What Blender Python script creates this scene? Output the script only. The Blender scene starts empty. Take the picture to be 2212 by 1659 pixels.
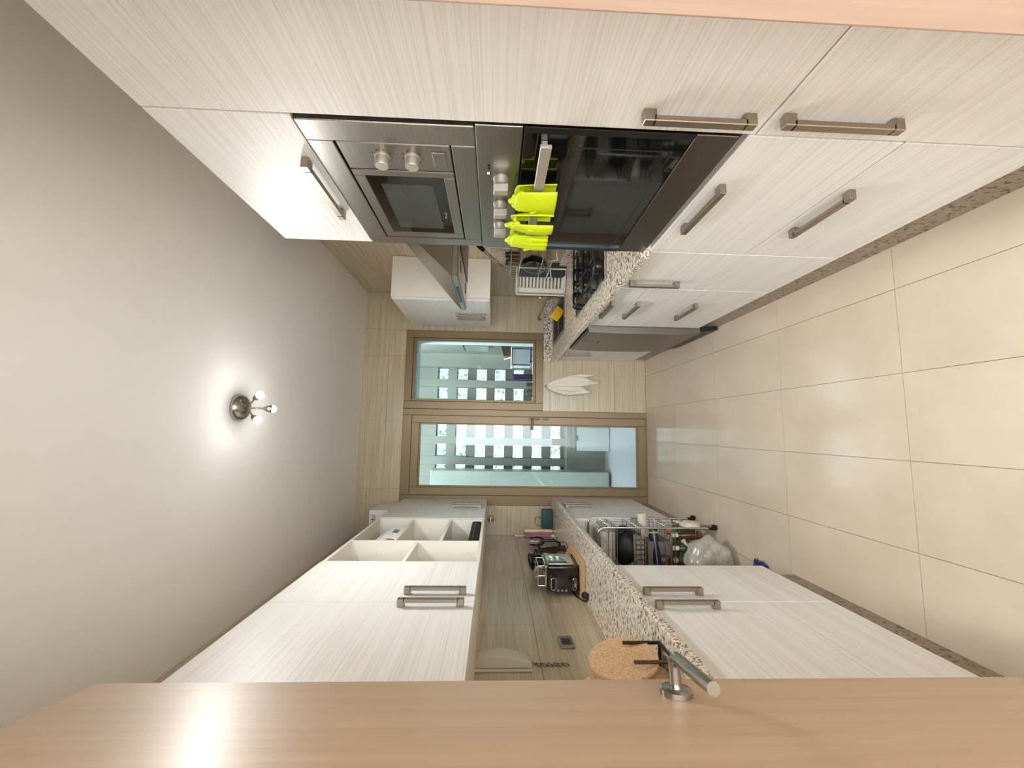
import bpy, bmesh, math, random
from mathutils import Vector, Matrix
random.seed(7)
S = bpy.context.scene
COL = S.collection
PI = math.pi

# ------------------------------------------------------------------ camera (the photograph is taken with the phone held sideways)
YAW, PITCH, ROLL, CAMH, FPX = .1124, -.039, .0214, 1.4289, 875.36
fw = Vector((math.sin(YAW)*math.cos(PITCH), math.cos(YAW)*math.cos(PITCH), math.sin(PITCH)))
rt = Vector((math.cos(YAW), -math.sin(YAW), 0)); up = rt.cross(fw)
r2 = rt*math.cos(ROLL) + up*math.sin(ROLL); u2 = up*math.cos(ROLL) - rt*math.sin(ROLL)
ix, iy = -u2, r2                      # image right = world down, image up = world right
cd = bpy.data.cameras.new('camera'); cam = bpy.data.objects.new('camera', cd); COL.objects.link(cam)
cd.sensor_fit = 'HORIZONTAL'; cd.sensor_width = 36; cd.lens = 36*FPX/2212; cd.clip_start = .02
cam.matrix_world = Matrix(((ix.x, iy.x, -fw.x, 0), (ix.y, iy.y, -fw.y, 0), (ix.z, iy.z, -fw.z, CAMH), (0, 0, 0, 1)))
S.camera = cam
# ------------------------------------------------------------------ world, exposure
W = bpy.data.worlds.new('sky'); S.world = W; W.use_nodes = True
bg = W.node_tree.nodes['Background']; bg.inputs[0].default_value = (.84, .945, 1, 1); bg.inputs[1].default_value = 11.0
S.view_settings.view_transform = 'Standard'; S.view_settings.look = 'None'
S.view_settings.gamma = 1; S.view_settings.use_curve_mapping = False
S.view_settings.exposure = 0.36
BULB = 95.0
SPOT = 19.0
HALL_FILL = 85.0  # strength of the added hall fill lamp
S.cycles.max_bounces = 10; S.cycles.diffuse_bounces = 6; S.cycles.glossy_bounces = 5
S.cycles.transparent_max_bounces = 16; S.cycles.transmission_bounces = 8
S.cycles.caustics_reflective = False; S.cycles.caustics_refractive = False
S.cycles.sample_clamp_indirect = 6

# ------------------------------------------------------------------ materials
def srgb(r, g, b):
    f = lambda c: (c/255/12.92) if c/255 <= .04045 else ((c/255+.055)/1.055)**2.4
    return (f(r), f(g), f(b), 1)
class NT:
    def __init__(s, name):
        s.m = bpy.data.materials.new(name); s.m.use_nodes = True
        s.n = s.m.node_tree.nodes; s.l = s.m.node_tree.links; s.b = s.n['Principled BSDF']
    def add(s, t, **k):
        o = s.n.new(t)
        for a, v in k.items(): setattr(o, a, v)
        return o
    def link(s, a, b): s.l.new(a, b)
    def coord(s, scale=(1, 1, 1), rnd=False):
        tc = s.add('ShaderNodeTexCoord'); mp = s.add('ShaderNodeMapping'); mp.inputs['Scale'].default_value = scale
        s.link(tc.outputs['Object'], mp.inputs['Vector'])
        if rnd:
            oi = s.add('ShaderNodeObjectInfo'); ml = s.add('ShaderNodeMath', operation='MULTIPLY'); ml.inputs[1].default_value = 37
            s.link(oi.outputs['Random'], ml.inputs[0]); s.link(ml.outputs[0], mp.inputs['Location'])
        return mp.outputs['Vector']
    def noise(s, vec, scale=1, detail=4, rough=.55):
        n = s.add('ShaderNodeTexNoise'); n.inputs['Scale'].default_value = scale
        n.inputs['Detail'].default_value = detail; n.inputs['Roughness'].default_value = rough
        s.link(vec, n.inputs['Vector']); return n.outputs['Fac']
    def ramp(s, fac, stops):
        r = s.add('ShaderNodeValToRGB'); e = r.color_ramp.elements
        while len(e) < len(stops): e.new(.5)
        for i, (p, c) in enumerate(stops): e[i].position = p; e[i].color = c
        s.link(fac, r.inputs[0]); return r.outputs['Color']
    def mix(s, fac, a, b, mode='MIX'):
        m = s.add('ShaderNodeMix', data_type='RGBA', blend_type=mode)
        for v, k in ((fac, 0), (a, 6), (b, 7)):
            if hasattr(v, 'links') or hasattr(v, 'is_linked'): s.link(v, m.inputs[k])
            else: m.inputs[k].default_value = v
        return m.outputs[2]
    def bump(s, fac, strength=.2, dist=.002):
        b = s.add('ShaderNodeBump'); b.inputs['Strength'].default_value = strength; b.inputs['Distance'].default_value = dist
        s.link(fac, b.inputs['Height']); s.link(b.outputs[0], s.b.inputs['Normal'])
    def col(s, c):
        if isinstance(c, tuple): s.b.inputs['Base Color'].default_value = c
        else: s.link(c, s.b.inputs['Base Color'])
    def set(s, **k):
        for a, v in k.items(): s.b.inputs[a.replace('_', ' ')].default_value = v
MATS = {}
def plain(name, c, rough=.5, metal=0., var=.04, coat=0., spec=.5, scale=9):
    if name in MATS: return MATS[name]
    t = NT(name); f = t.noise(t.coord(), scale, 3)
    d = tuple(max(0, x*(1-var*2)) for x in c[:3])+(1,)
    t.col(t.ramp(f, [(.3, d), (.7, c)])); t.set(Roughness=rough, Metallic=metal)
    t.b.inputs['Coat Weight'].default_value = coat; t.b.inputs['Specular IOR Level'].default_value = spec
    MATS[name] = t.m; return t.m
def laminate():
    t = NT('ribbed white laminate')
    v = t.coord((120, 1.3, 230)); f = t.noise(v, 1, 5, .6)
    v2 = t.coord((26, .5, 44)); f2 = t.noise(v2, 1, 3)
    a = t.ramp(f, [(.36, srgb(221, 217, 211)), (.5, srgb(232, 230, 226)), (.66, srgb(238, 237, 234))])
    b = t.ramp(f2, [(.3, (.955, .95, .945, 1)), (.6, (1, 1, 1, 1))])
    t.col(t.mix(1., a, b, 'MULTIPLY')); t.set(Roughness=.42); t.bump(f, .35, .0015); return t.m
def wall_tile():
    t = NT('streaked beige tile'); oi = t.add('ShaderNodeObjectInfo')
    v = t.coord((2.2, 2.2, 150)); f = t.noise(v, 1, 5, .6)
    v2 = t.coord((1.1, 1.1, 34)); f2 = t.noise(v2, 1, 3)
    a = t.ramp(f, [(.33, srgb(186, 168, 139)), (.5, srgb(202, 186, 158)), (.66, srgb(212, 197, 170))])
    b = t.ramp(f2, [(.35, (.90, .895, .89, 1)), (.62, (1, 1, 1, 1))])
    c = t.mix(1., a, b, 'MULTIPLY')
    r = t.ramp(oi.outputs['Random'], [(0, (.94, .94, .94, 1)), (1, (1, 1, 1, 1))])
    t.col(t.mix(1., c, r, 'MULTIPLY')); t.set(Roughness=.25); t.b.inputs['Specular IOR Level'].default_value = .7; t.bump(f, .35, .0012); return t.m
def floor_tile():
    t = NT('cream floor tile'); oi = t.add('ShaderNodeObjectInfo')
    f = t.noise(t.coord((1, 1, 1)), 3.2, 6, .6)
    a = t.ramp(f, [(.3, srgb(203, 187, 166)), (.65, srgb(214, 198, 178))])
    g = t.noise(t.coord((3, 7, 1)), 1.7, 5, .7)
    sm = t.ramp(g, [(.655, (1, 1, 1, 1)), (.70, (.93, .915, .89, 1)), (.78, (.80, .77, .73, 1))])
    r = t.ramp(oi.outputs['Random'], [(0, (.965, .96, .95, 1)), (1, (1, 1, 1, 1))])
    t.col(t.mix(1., t.mix(1., a, sm, 'MULTIPLY'), r, 'MULTIPLY')); t.set(Roughness=.15)
    t.b.inputs['Specular IOR Level'].default_value = .5
    return t.m
def granite(name, base, lo, sx=1.):
    t = NT(name)
    w = t.noise(t.coord((1, 1, 1)), 26, 3)
    tc = t.coord((60*sx, 165*sx, 110*sx)); add = t.add('ShaderNodeVectorMath', operation='ADD')
    ww = t.add('ShaderNodeVectorMath', operation='SCALE'); ww.inputs['Scale'].default_value = 3.5
    nn = t.add('ShaderNodeTexNoise'); nn.inputs['Scale'].default_value = 14; t.link(t.coord(), nn.inputs['Vector'])
    t.link(nn.outputs['Color'], ww.inputs[0]); t.link(tc, add.inputs[0]); t.link(ww.outputs[0], add.inputs[1])
    f = t.noise(add.outputs[0], 1, 2, .5)
    a = t.ramp(f, [(.36, lo), (.43, srgb(150, 136, 120)), (.48, base)])
    g = t.noise(t.coord((14, 34, 30)), 1, 2)
    b = t.ramp(g, [(.27, srgb(96, 96, 100)), (.31, (1, 1, 1, 1))])
    h = t.noise(t.coord(), 60, 4); c = t.ramp(h, [(.35, (.86, .83, .8, 1)), (.62, (1, 1, 1, 1))])
    t.col(t.mix(1., t.mix(1., a, b, 'MULTIPLY'), c, 'MULTIPLY')); t.set(Roughness=.22); return t.m
def wood(name, c1, c2, axis='z', rough=.4, coat=0., s=1.):
    t = NT(name)
    sc = {'z': (55*s, 55*s, 1.6*s), 'y': (55*s, 1.6*s, 55*s), 'x': (1.6*s, 55*s, 55*s)}[axis]
    f = t.noise(t.coord(sc), 1, 5, .6); t.col(t.ramp(f, [(.3, c1), (.68, c2)])); t.set(Roughness=rough)
    t.b.inputs['Coat Weight'].default_value = coat; t.b.inputs['Coat Roughness'].default_value = .3
    t.bump(f, .12, .0008); return t.m
def brushed(name, c, rough=.3, axis='y', metal=1.):
    t = NT(name); sc = {'y': (160, 2, 300), 'z': (160, 160, 2), 'x': (2, 160, 300)}[axis]
    f = t.noise(t.coord(sc), 1, 3); d = tuple(x*.86 for x in c[:3])+(1,)
    t.col(t.ramp(f, [(.3, d), (.7, c)])); t.set(Roughness=rough, Metallic=metal); t.bump(f, .08, .0004); return t.m
def glass(name, tint=(1, 1, 1, 1), rough=.0, gloss=1., fac=None):
    t = NT(name); n = t.n; n.remove(t.b)
    tr = t.add('ShaderNodeBsdfTransparent'); tr.inputs[0].default_value = tint
    gl = t.add('ShaderNodeBsdfGlossy'); gl.inputs['Roughness'].default_value = rough; gl.inputs[0].default_value = (gloss, gloss, gloss, 1)
    fr = t.add('ShaderNodeFresnel'); fr.inputs[0].default_value = 1.5
    mx = t.add('ShaderNodeMixShader'); 
    if fac is None: t.link(fr.outputs[0], mx.inputs[0])
    else: mx.inputs[0].default_value = fac
    t.link(tr.outputs[0], mx.inputs[1]); t.link(gl.outputs[0], mx.inputs[2])
    t.link(mx.outputs[0], n['Material Output'].inputs[0]); return t.m
def emit(name, c, s):
    t = NT(name); t.col((.9, .9, .9, 1)); t.set(Roughness=.4)
    t.b.inputs['Emission Color'].default_value = c; t.b.inputs['Emission Strength'].default_value = s; return t.m
def block_glass():
    t = NT('leaf patterned glass block'); n = t.n; n.remove(t.b)
    tr = t.add('ShaderNodeBsdfTransparent'); tl = t.add('ShaderNodeBsdfTranslucent')
    f = t.noise(t.coord((1, 1, 1), True), 26, 2)
    c = t.ramp(f, [(.36, (.05, .09, .085, 1)), (.44, (.33, .41, .40, 1))]); c2 = t.ramp(f, [(.36, (.12, .19, .18, 1)), (.44, (.52, .63, .61, 1))])
    t.link(c, tr.inputs[0]); t.link(c2, tl.inputs[0])
    gl = t.add('ShaderNodeBsdfGlossy'); gl.inputs['Roughness'].default_value = .15
    m1 = t.add('ShaderNodeMixShader'); m1.inputs[0].default_value = .45
    t.link(tr.outputs[0], m1.inputs[1]); t.link(tl.outputs[0], m1.inputs[2])
    m2 = t.add('ShaderNodeMixShader'); m2.inputs[0].default_value = .06
    t.link(m1.outputs[0], m2.inputs[1]); t.link(gl.outputs[0], m2.inputs[2])
    t.link(m2.outputs[0], n['Material Output'].inputs[0]); return t.m
def clear_plastic():
    t = NT('thin clear plastic film'); n = t.n; n.remove(t.b)
    tr = t.add('ShaderNodeBsdfTransparent'); df = t.add('ShaderNodeBsdfDiffuse'); df.inputs[0].default_value = srgb(215, 210, 200)
    gl = t.add('ShaderNodeBsdfGlossy'); gl.inputs['Roughness'].default_value = .22
    f = t.noise(t.coord(), 22, 4); r = t.add('ShaderNodeMapRange'); r.inputs[1].default_value = .3; r.inputs[2].default_value = .7
    r.inputs[3].default_value = .34; r.inputs[4].default_value = .66; t.link(f, r.inputs[0])
    m1 = t.add('ShaderNodeMixShader'); t.link(r.outputs[0], m1.inputs[0]); t.link(tr.outputs[0], m1.inputs[1]); t.link(df.outputs[0], m1.inputs[2])
    m2 = t.add('ShaderNodeMixShader'); m2.inputs[0].default_value = .05
    t.link(m1.outputs[0], m2.inputs[1]); t.link(gl.outputs[0], m2.inputs[2])
    t.link(m2.outputs[0], n['Material Output'].inputs[0]); return t.m
def cork():
    t = NT('cork'); f = t.noise(t.coord(), 170, 5, .7); t.col(t.ramp(f, [(.32, srgb(160, 122, 86)), (.5, srgb(200, 164, 124)), (.7, srgb(216, 184, 144))]))
    t.set(Roughness=.85); t.bump(f, .3, .001); return t.m
LAM = laminate(); WTILE = wall_tile(); FTILE = floor_tile(); CORK = cork(); BLOCK = block_glass(); FILM = clear_plastic()
GRAN = granite('cream speckled granite', srgb(230, 220, 204), srgb(84, 78, 74))
GRAND = granite('grey brown granite plinth', srgb(150, 134, 116), srgb(74, 64, 56), .5)
WOOD = wood('beech door veneer', srgb(170, 143, 116), srgb(182, 156, 129), 'z', .45, .24)
JAMB = wood('pale beech jamb', srgb(172, 144, 126), srgb(190, 164, 147), 'z', .4, .3)
BOARD = wood('bamboo board wood', srgb(180, 146, 104), srgb(206, 174, 132), 'y', .5)
CREAMWOOD = wood('cream wood', srgb(214, 190, 150), srgb(230, 210, 175), 'z', .5)
CHAMP = plain('champagne aluminium', srgb(138, 117, 87), .4, .3, .02)
STEEL = brushed('brushed steel', srgb(168, 163, 155), .3, 'y')
STEELD = brushed('dark brushed steel', srgb(120, 114, 108), .34, 'y')
NICKEL = brushed('satin nickel', srgb(166, 155, 140), .4, 'y')
CHROME = plain('chrome', srgb(215, 215, 215), .08, 1., .01)
ALU = plain('matte aluminium', srgb(188, 180, 170), .42, .6, .01)
SATIN = plain('satin chrome', srgb(170, 165, 158), .24, 1., .02)
WHITE = plain('white melamine', srgb(228, 223, 212), .5, 0, .01)
MELA = plain('beige melamine', srgb(238, 230, 216), .55, 0, .02)
PAINT = plain('ceiling paint', srgb(246, 242, 239), .8, 0, .01)
GROUT = plain('grout', srgb(150, 136, 112), .9)
FGROUT = plain('floor grout', srgb(150, 134, 112), .9)
BLACKG = plain('black glass', srgb(10, 10, 10), .06, 0, .01, 1.)
BLACK = plain('black plastic', srgb(16, 15, 15), .3)
BLACKM = plain('matt black enamel', srgb(14, 14, 14), .42)
IRON = plain('cast iron', srgb(20, 20, 21), .38)
DARKSC = plain('dark microwave window', srgb(62, 66, 62), .12, 0, .02, .6)
LIME = plain('lime silicone', srgb(196, 212, 8), .5, 0, .02)
WPLAS = plain('white plastic', srgb(222, 218, 205), .4, 0, .02)
CPLAS = plain('cream plastic', srgb(206, 200, 186), .42, 0, .02)
BALC = plain('balcony render', srgb(108, 113, 106), .8, 0, .03)
BALF = plain('balcony floor', srgb(140, 143, 147), .5, 0, .03)
PANE = glass('window pane', (.93, .97, .96, 1), 0, .6)
CLEARG = glass('clear glassware', (.96, .96, .97, 1), .02)

# ------------------------------------------------------------------ mesh building
class MB:
    def __init__(s): s.bm = bmesh.new()
    def faces(s, vs, fs):
        b = [s.bm.verts.new(v) for v in vs]
        return [s.bm.faces.new([b[i] for i in f]) for f in fs]
    def box(s, x0, x1, y0, y1, z0, z1, bev=0., seg=1, M=None):
        if x0 > x1: x0, x1 = x1, x0
        if y0 > y1: y0, y1 = y1, y0
        if z0 > z1: z0, z1 = z1, z0
        vs = [(x, y, z) for x in (x0, x1) for y in (y0, y1) for z in (z0, z1)]
        if M is not None: vs = [M @ Vector(v) for v in vs]
        f = s.faces(vs, [(0, 1, 3, 2), (4, 6, 7, 5), (0, 4, 5, 1), (2, 3, 7, 6), (0, 2, 6, 4), (1, 5, 7, 3)])
        if bev:
            ed = list({e for q in f for e in q.edges})
            bmesh.ops.bevel(s.bm, geom=ed, offset=bev, segments=seg, affect='EDGES', profile=.5)
        return s
    def prism(s, poly, a, b, axis='y', bev=0., seg=1, M=None):
        def P(u, v, w):
            p = {'y': (u, w, v), 'x': (w, u, v), 'z': (u, v, w)}[axis]
            return M @ Vector(p) if M is not None else p
        n = len(poly)
        vs = [P(u, v, a) for u, v in poly]+[P(u, v, b) for u, v in poly]
        fs = [tuple(range(n))[::-1], tuple(range(n, 2*n))]+[(i, (i+1) % n, n+(i+1) % n, n+i) for i in range(n)]
        f = s.faces(vs, fs)
        bmesh.ops.recalc_face_normals(s.bm, faces=f)
        if bev:
            ed = list({e for q in f[:2] for e in q.edges})
            bmesh.ops.bevel(s.bm, geom=ed, offset=bev, segments=seg, affect='EDGES', profile=.5)
        return s
    def tube(s, path, r, seg=8, closed=False, cap=True):
        P = [Vector(p) for p in path]; n = len(P)
        R = r if isinstance(r, (list, tuple)) else [r]*n
        T = []
        for i in range(n):
            a = P[i-1] if (i or closed) else P[i]; b = P[(i+1) % n] if (i < n-1 or closed) else P[i]
            T.append((b-a).normalized())
        N = T[0].orthogonal().normalized(); rings = []
        for i in range(n):
            N = (N-T[i]*N.dot(T[i])).normalized(); B = T[i].cross(N)
            k = 1.
            if (0 < i < n-1) or closed:
                d = (P[i]-P[i-1]).normalized(); c = max(.5, d.dot(T[i])); k = 1/c
            rings.append([s.bm.verts.new(P[i]+(N*math.cos(2*PI*j/seg)+B*math.sin(2*PI*j/seg))*R[i]) for j in range(seg)])
        for i in range(n if closed else n-1):
            A, B = rings[i], rings[(i+1) % n]
            o = 0
            if closed and i == n-1:
                o = min(range(seg), key=lambda q: sum((A[j].co-B[(j+q) % seg].co).length for j in range(seg)))
            for j in range(seg):
                try: s.bm.faces.new((A[j], A[(j+1) % seg], B[(j+1+o) % seg], B[(j+o) % seg]))
                except ValueError: pass
        if cap and not closed:
            s.bm.faces.new(rings[0][::-1]); s.bm.faces.new(rings[-1])
        return s
    def cyl(s, p0, p1, r, seg=16, r1=None): return s.tube([p0, p1], [r, r if r1 is None else r1], seg)
    def lathe(s, prof, o=(0, 0, 0), d=(0, 0, 1), seg=20, a0=0, sc=(1, 1)):
        d = Vector(d).normalized(); N = d.orthogonal().normalized(); B = d.cross(N); o = Vector(o); rings = []
        for r, h in prof:
            if r < 1e-6: rings.append([s.bm.verts.new(o+d*h)])
            else: rings.append([s.bm.verts.new(o+d*h+(N*math.cos(2*PI*j/seg)*sc[0]+B*math.sin(2*PI*j/seg)*sc[1])*r) for j in range(seg)])
        for A, Bq in zip(rings, rings[1:]):
            for j in range(seg):
                k = (j+1) % seg
                if len(A) == 1 and len(Bq) == 1: continue
                if len(A) == 1: s.bm.faces.new((A[0], Bq[k], Bq[j]))
                elif len(Bq) == 1: s.bm.faces.new((A[j], A[k], Bq[0]))
                else: s.bm.faces.new((A[j], A[k], Bq[k], Bq[j]))
        return s
    def grid(s, fn, nu, nv):
        V = [[s.bm.verts.new(fn(i/nu, j/nv)) for j in range(nv+1)] for i in range(nu+1)]
        for i in range(nu):
            for j in range(nv): s.bm.faces.new((V[i][j], V[i+1][j], V[i+1][j+1], V[i][j+1]))
        return s
    def blob(s, c, r, seg=14, rings=9, fn=None):
        c = Vector(c); r = r if isinstance(r, tuple) else (r, r, r); R = []
        for i in range(rings+1):
            th = PI*i/rings; row = []
            for j in range(seg):
                ph = 2*PI*j/seg; n = Vector((math.sin(th)*math.cos(ph), math.sin(th)*math.sin(ph), math.cos(th)))
                k = fn(n) if fn else 1.
                row.append(c+Vector((n.x*r[0], n.y*r[1], n.z*r[2]))*k)
            R.append([s.bm.verts.new(row[0])] if i in (0, rings) else [s.bm.verts.new(p) for p in row])
        for A, B in zip(R, R[1:]):
            for j in range(seg):
                k = (j+1) % seg
                if len(A) == 1: s.bm.faces.new((A[0], B[j], B[k]))
                elif len(B) == 1: s.bm.faces.new((A[j], B[0], A[k]))
                else: s.bm.faces.new((A[j], B[j], B[k], A[k]))
        return s
def rootof(o):
    while o.parent: o = o.parent
    return o
def wmat(o):
    return Matrix.LocRotScale(o.location, o.rotation_euler, None)
def obj(name, mb, mat, parent=None, label=None, smooth=None, solid=0., bevmod=0.):
    bm = mb.bm
    if parent is not None: bmesh.ops.transform(bm, matrix=wmat(rootof(parent)).inverted(), verts=bm.verts)
    if solid == 0: bmesh.ops.recalc_face_normals(bm, faces=bm.faces)
    me = bpy.data.meshes.new(name); bm.to_mesh(me); bm.free(); me.materials.append(mat)
    if smooth is not None:
        me.polygons.foreach_set('use_smooth', [True]*len(me.polygons)); me.set_sharp_from_angle(angle=math.radians(smooth))
    o = bpy.data.objects.new(name, me); COL.objects.link(o)
    if parent is not None: o.parent = parent
    if label: o['label'] = label
    if solid:
        md = o.modifiers.new('solid', 'SOLIDIFY'); md.thickness = solid; md.offset = 0
    return o
def tag(o, label, cat, group=None, kind=None):
    o['label'] = label; o['category'] = cat
    if group: o['group'] = group
    if kind: o['kind'] = kind
    return o
def thing(name, label, cat, loc=(0, 0, 0), rz=0., group=None):
    o = bpy.data.objects.new(name, None); COL.objects.link(o); o.location = loc; o.rotation_euler = (0, 0, rz)
    o.empty_display_size = .05
    return tag(o, label, cat, group)
def struct(name, mb, mat, parent=None, smooth=None):
    o = obj(name, mb, mat, parent, None, smooth); o['kind'] = 'structure'; return o
def copy_thing(o, loc, label):
    r = o.copy(); COL.objects.link(r); r.location = loc; r['label'] = label
    for c in o.children:
        d = c.copy(); COL.objects.link(d); d.parent = r
        for g in c.children:
            e = g.copy(); COL.objects.link(e); e.parent = d
    return r
def text(name, body, size, M, mat, parent, depth=.0004):
    cu = bpy.data.curves.new(name, 'FONT'); cu.body = body; cu.size = size; cu.align_x = 'CENTER'; cu.extrude = depth
    t = bpy.data.objects.new(name, cu); COL.objects.link(t); dg = bpy.context.evaluated_depsgraph_get(); dg.update()
    me = bpy.data.meshes.new_from_object(t.evaluated_get(dg)); bpy.data.objects.remove(t); bpy.data.curves.remove(cu)
    me.transform(wmat(rootof(parent)).inverted() @ M); me.materials.clear(); me.materials.append(mat)
    o = bpy.data.objects.new(name, me); COL.objects.link(o); o.parent = parent; return o
def axes(x, y, z, o): return Matrix(((x[0], y[0], z[0], o[0]), (x[1], y[1], z[1], o[1]), (x[2], y[2], z[2], o[2]), (0, 0, 0, 1)))
def arc(c, r, a0, a1, n, ax=(1, 0, 0), ay=(0, 0, 1)):
    c = Vector(c); ax = Vector(ax); ay = Vector(ay)
    return [c+ax*r*math.cos(a0+(a1-a0)*i/n)+ay*r*math.sin(a0+(a1-a0)*i/n) for i in range(n+1)]
def rrect(cu, cv, hu, hv, r, n=4):
    o = []
    for sx, sy, a in ((1, 1, 0), (-1, 1, PI/2), (-1, -1, PI), (1, -1, 1.5*PI)):
        for i in range(n+1):
            t = a+PI/2*i/n; o.append((cu+sx*(hu-r)+r*math.cos(t), cv+sy*(hv-r)+r*math.sin(t)))
    return o

# ------------------------------------------------------------------ room dimensions
XR, XL, YB, H = 1.285, -.955, 3.804, 2.678      # right wall, left wall, back wall, ceiling height
XF, XLU, XLL = .668, -.633, -.618               # front planes: right units, left wall units, left base units
# ------------------------------------------------------------------ floor, ceiling, walls with their tiles
fl = struct('floor', MB().box(-1.05, 1.4, .02, 3.84, -.12, -.006), FGROUT)
for i in range(-3, 5):
    for j in range(-1, 7):
        x0, x1, y0, y1 = -.084+.3055*(i), -.084+.3055*(i+1), .135+.611*j-.0, .135+.611*(j+1)
        x0, x1, y0, y1 = max(x0, -1.04), min(x1, 1.38), max(y0, .03), min(y1, 3.80)
        if x1-x0 < .02 or y1-y0 < .02: continue
        g = .0009
        obj('floor_tile', MB().box(x0+g, x1-g, y0+g, y1-g, -.006, random.uniform(-.0004, .0)), FTILE, fl)
struct('ceiling', MB().box(-1.1, 1.45, -.3, 3.95, H, H+.1), PAINT)
def tiles(wall, fn, u0, u1, v0, v1, joints):
    # u runs along the wall, v is height; tiles are 0.61 x 0.305 laid in straight courses
    us = [u0]+[q for q in joints if u0+.012 < q < u1-.012]+[u1]
    vs = [v0]+[k*.305 for k in range(0, 10) if v0+.012 < k*.305 < v1-.012]+[v1]
    g = .0009
    for a, b in zip(us, us[1:]):
        for c, d in zip(vs, vs[1:]):
            obj('wall_tile', fn(a+g, b-g, c+g, d-g, random.uniform(0, .0006)), WTILE, wall)
yj = [.28+.611*k for k in range(7)]
wl = struct('wall_left', MB().box(XL-.14, XL-.008, -.1, 3.95, -.1, H), GROUT)
tiles(wl, lambda a, b, c, d, e: MB().box(XL-.008, XL-e, a, b, c, d), .05, YB-.004, 0, H, yj)
wr = struct('wall_right', MB().box(XR+.008, XR+.14, -.1, 3.95, -.1, H), GROUT)
tiles(wr, lambda a, b, c, d, e: MB().box(XR+.008, XR+e, a, b, c, d), .05, YB-.004, 0, H, yj)
# back wall: opening for the window and the glazed door
FX0, FX1, FZ1, WZ0, DX1 = -.690, .925, 2.285, .988, .178
b = MB(); y0, y1 = YB+.008, YB+.15
b.box(XL-.14, FX0, y0, y1, -.1, H); b.box(FX0, FX1, y0, y1, FZ1, H); b.box(FX1, XR+.14, y0, y1, -.1, H); b.box(DX1, FX1, y0, y1, -.1, WZ0)
wb = struct('wall_back', b, GROUT)
xj = [-.55+.611*k for k in range(-2, 5)]
tb = lambda a, b, c, d, e: MB().box(a, b, YB+.008, YB+e, c, d)
tiles(wb, tb, XL, FX0, 0, H, xj); tiles(wb, tb, FX0, FX1, FZ1, H, xj); tiles(wb, tb, FX1, XR, 0, H, xj); tiles(wb, tb, DX1, FX1, 0, WZ0, xj)
# front wall with the doorway the camera stands in; a deep wood-lined pier on the right
b = MB(); b.box(-1.1, -.36, -.12, -.02, -.1, H); b.box(-.36, .47, -.12, -.02, 2.16, H); b.box(.52, 1.45, -.12, .02, -.1, H)
struct('wall_front', b, PAINT)
struct('trim_1', MB().box(.462, .482, -.11, .398, 0, 2.55, .004, 2), JAMB)
struct('wall_pier', MB().box(.482, 1.27, .02, .39, 0, 2.6), PAINT)

# ------------------------------------------------------------------ glazed balcony door and window (one champagne frame)
YF = YB-.012
def ring(x0, x1, z0, z1, w, ya, yb_, bev=.003):
    m = MB(); m.box(x0, x0+w, ya, yb_, z0, z1, bev); m.box(x1-w, x1, ya, yb_, z0, z1, bev)
    m.box(x0+w, x1-w, ya, yb_, z1-w, z1, bev); m.box(x0+w, x1-w, ya, yb_, z0, z0+w, bev); return m
dr = thing('door_2', 'champagne aluminium glazed door to the balcony', 'door', (-.25, YF, 0)); del dr['category']; del dr['label']; dr['kind'] = 'structure'
m = MB(); m.box(FX0, -.600, YF, YF+.09, .0, FZ1, .003); m.box(.122, DX1+.002, YF, YF+.09, 0, FZ1, .003); m.box(-.600, .122, YF, YF+.09, 2.2, FZ1, .003); m.box(-.6, .122, YF, YF+.09, 0, .016, .002)
obj('door_frame', m, CHAMP, dr)
obj('door_leaf', ring(-.597, .119, .018, 2.197, .07, YF-.012, YF+.05), CHAMP, dr)
m = MB(); w = .012
for x0, x1, z0, z1 in ((-.527, -.515, .088, 2.127), (.037, .049, .088, 2.127), (-.515, .037, 2.115, 2.127), (-.515, .037, .088, .1)): m.box(x0, x1, YF-.004, YF+.03, z0, z1, .002)
obj('glazing_bead', m, CHAMP, dr)
obj('door_pane', MB().box(-.516, .038, YF+.012, YF+.018, .099, 2.116), PANE, dr)
h = MB(); h.box(.092, .112, YF-.022, YF-.0125, 1.02, 1.12, .003, 2); h.tube([(.102, YF-.02, 1.088), (.102, YF-.062, 1.088), (.094, YF-.067, 1.088), (.0, YF-.067, 1.086)], .0095, 10)
obj('door_handle', h, CHAMP, dr, smooth=40)
obj('keyhole', MB().box(.093, .108, YF-.0165, YF-.0125, .935, .985, .002), BLACK, dr)
wn = thing('window_1', 'x', 'window', (.55, YF, WZ0)); del wn['category']; del wn['label']; wn['kind'] = 'structure'
m = ring(.181, FX1, WZ0, FZ1, .07, YF, YF+.09); obj('window_frame', m, CHAMP, wn)
obj('window_sash', ring(.252, FX1-.071, WZ0+.071, FZ1-.071, .022, YF+.012, YF+.06), CHAMP, wn)
obj('window_pane', MB().box(.274, FX1-.093, YF+.03, YF+.036, WZ0+.093, FZ1-.093), PANE, wn)
# light reveal outside the window
m = MB(); m.box(.84, .858, YF+.1, YF+.24, 1.05, 2.20); m.box(.26, .84, YF+.1, YF+.24, 2.19, 2.20)
struct('trim_2', m, plain('white reveal', srgb(215, 225, 230), .6))

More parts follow.
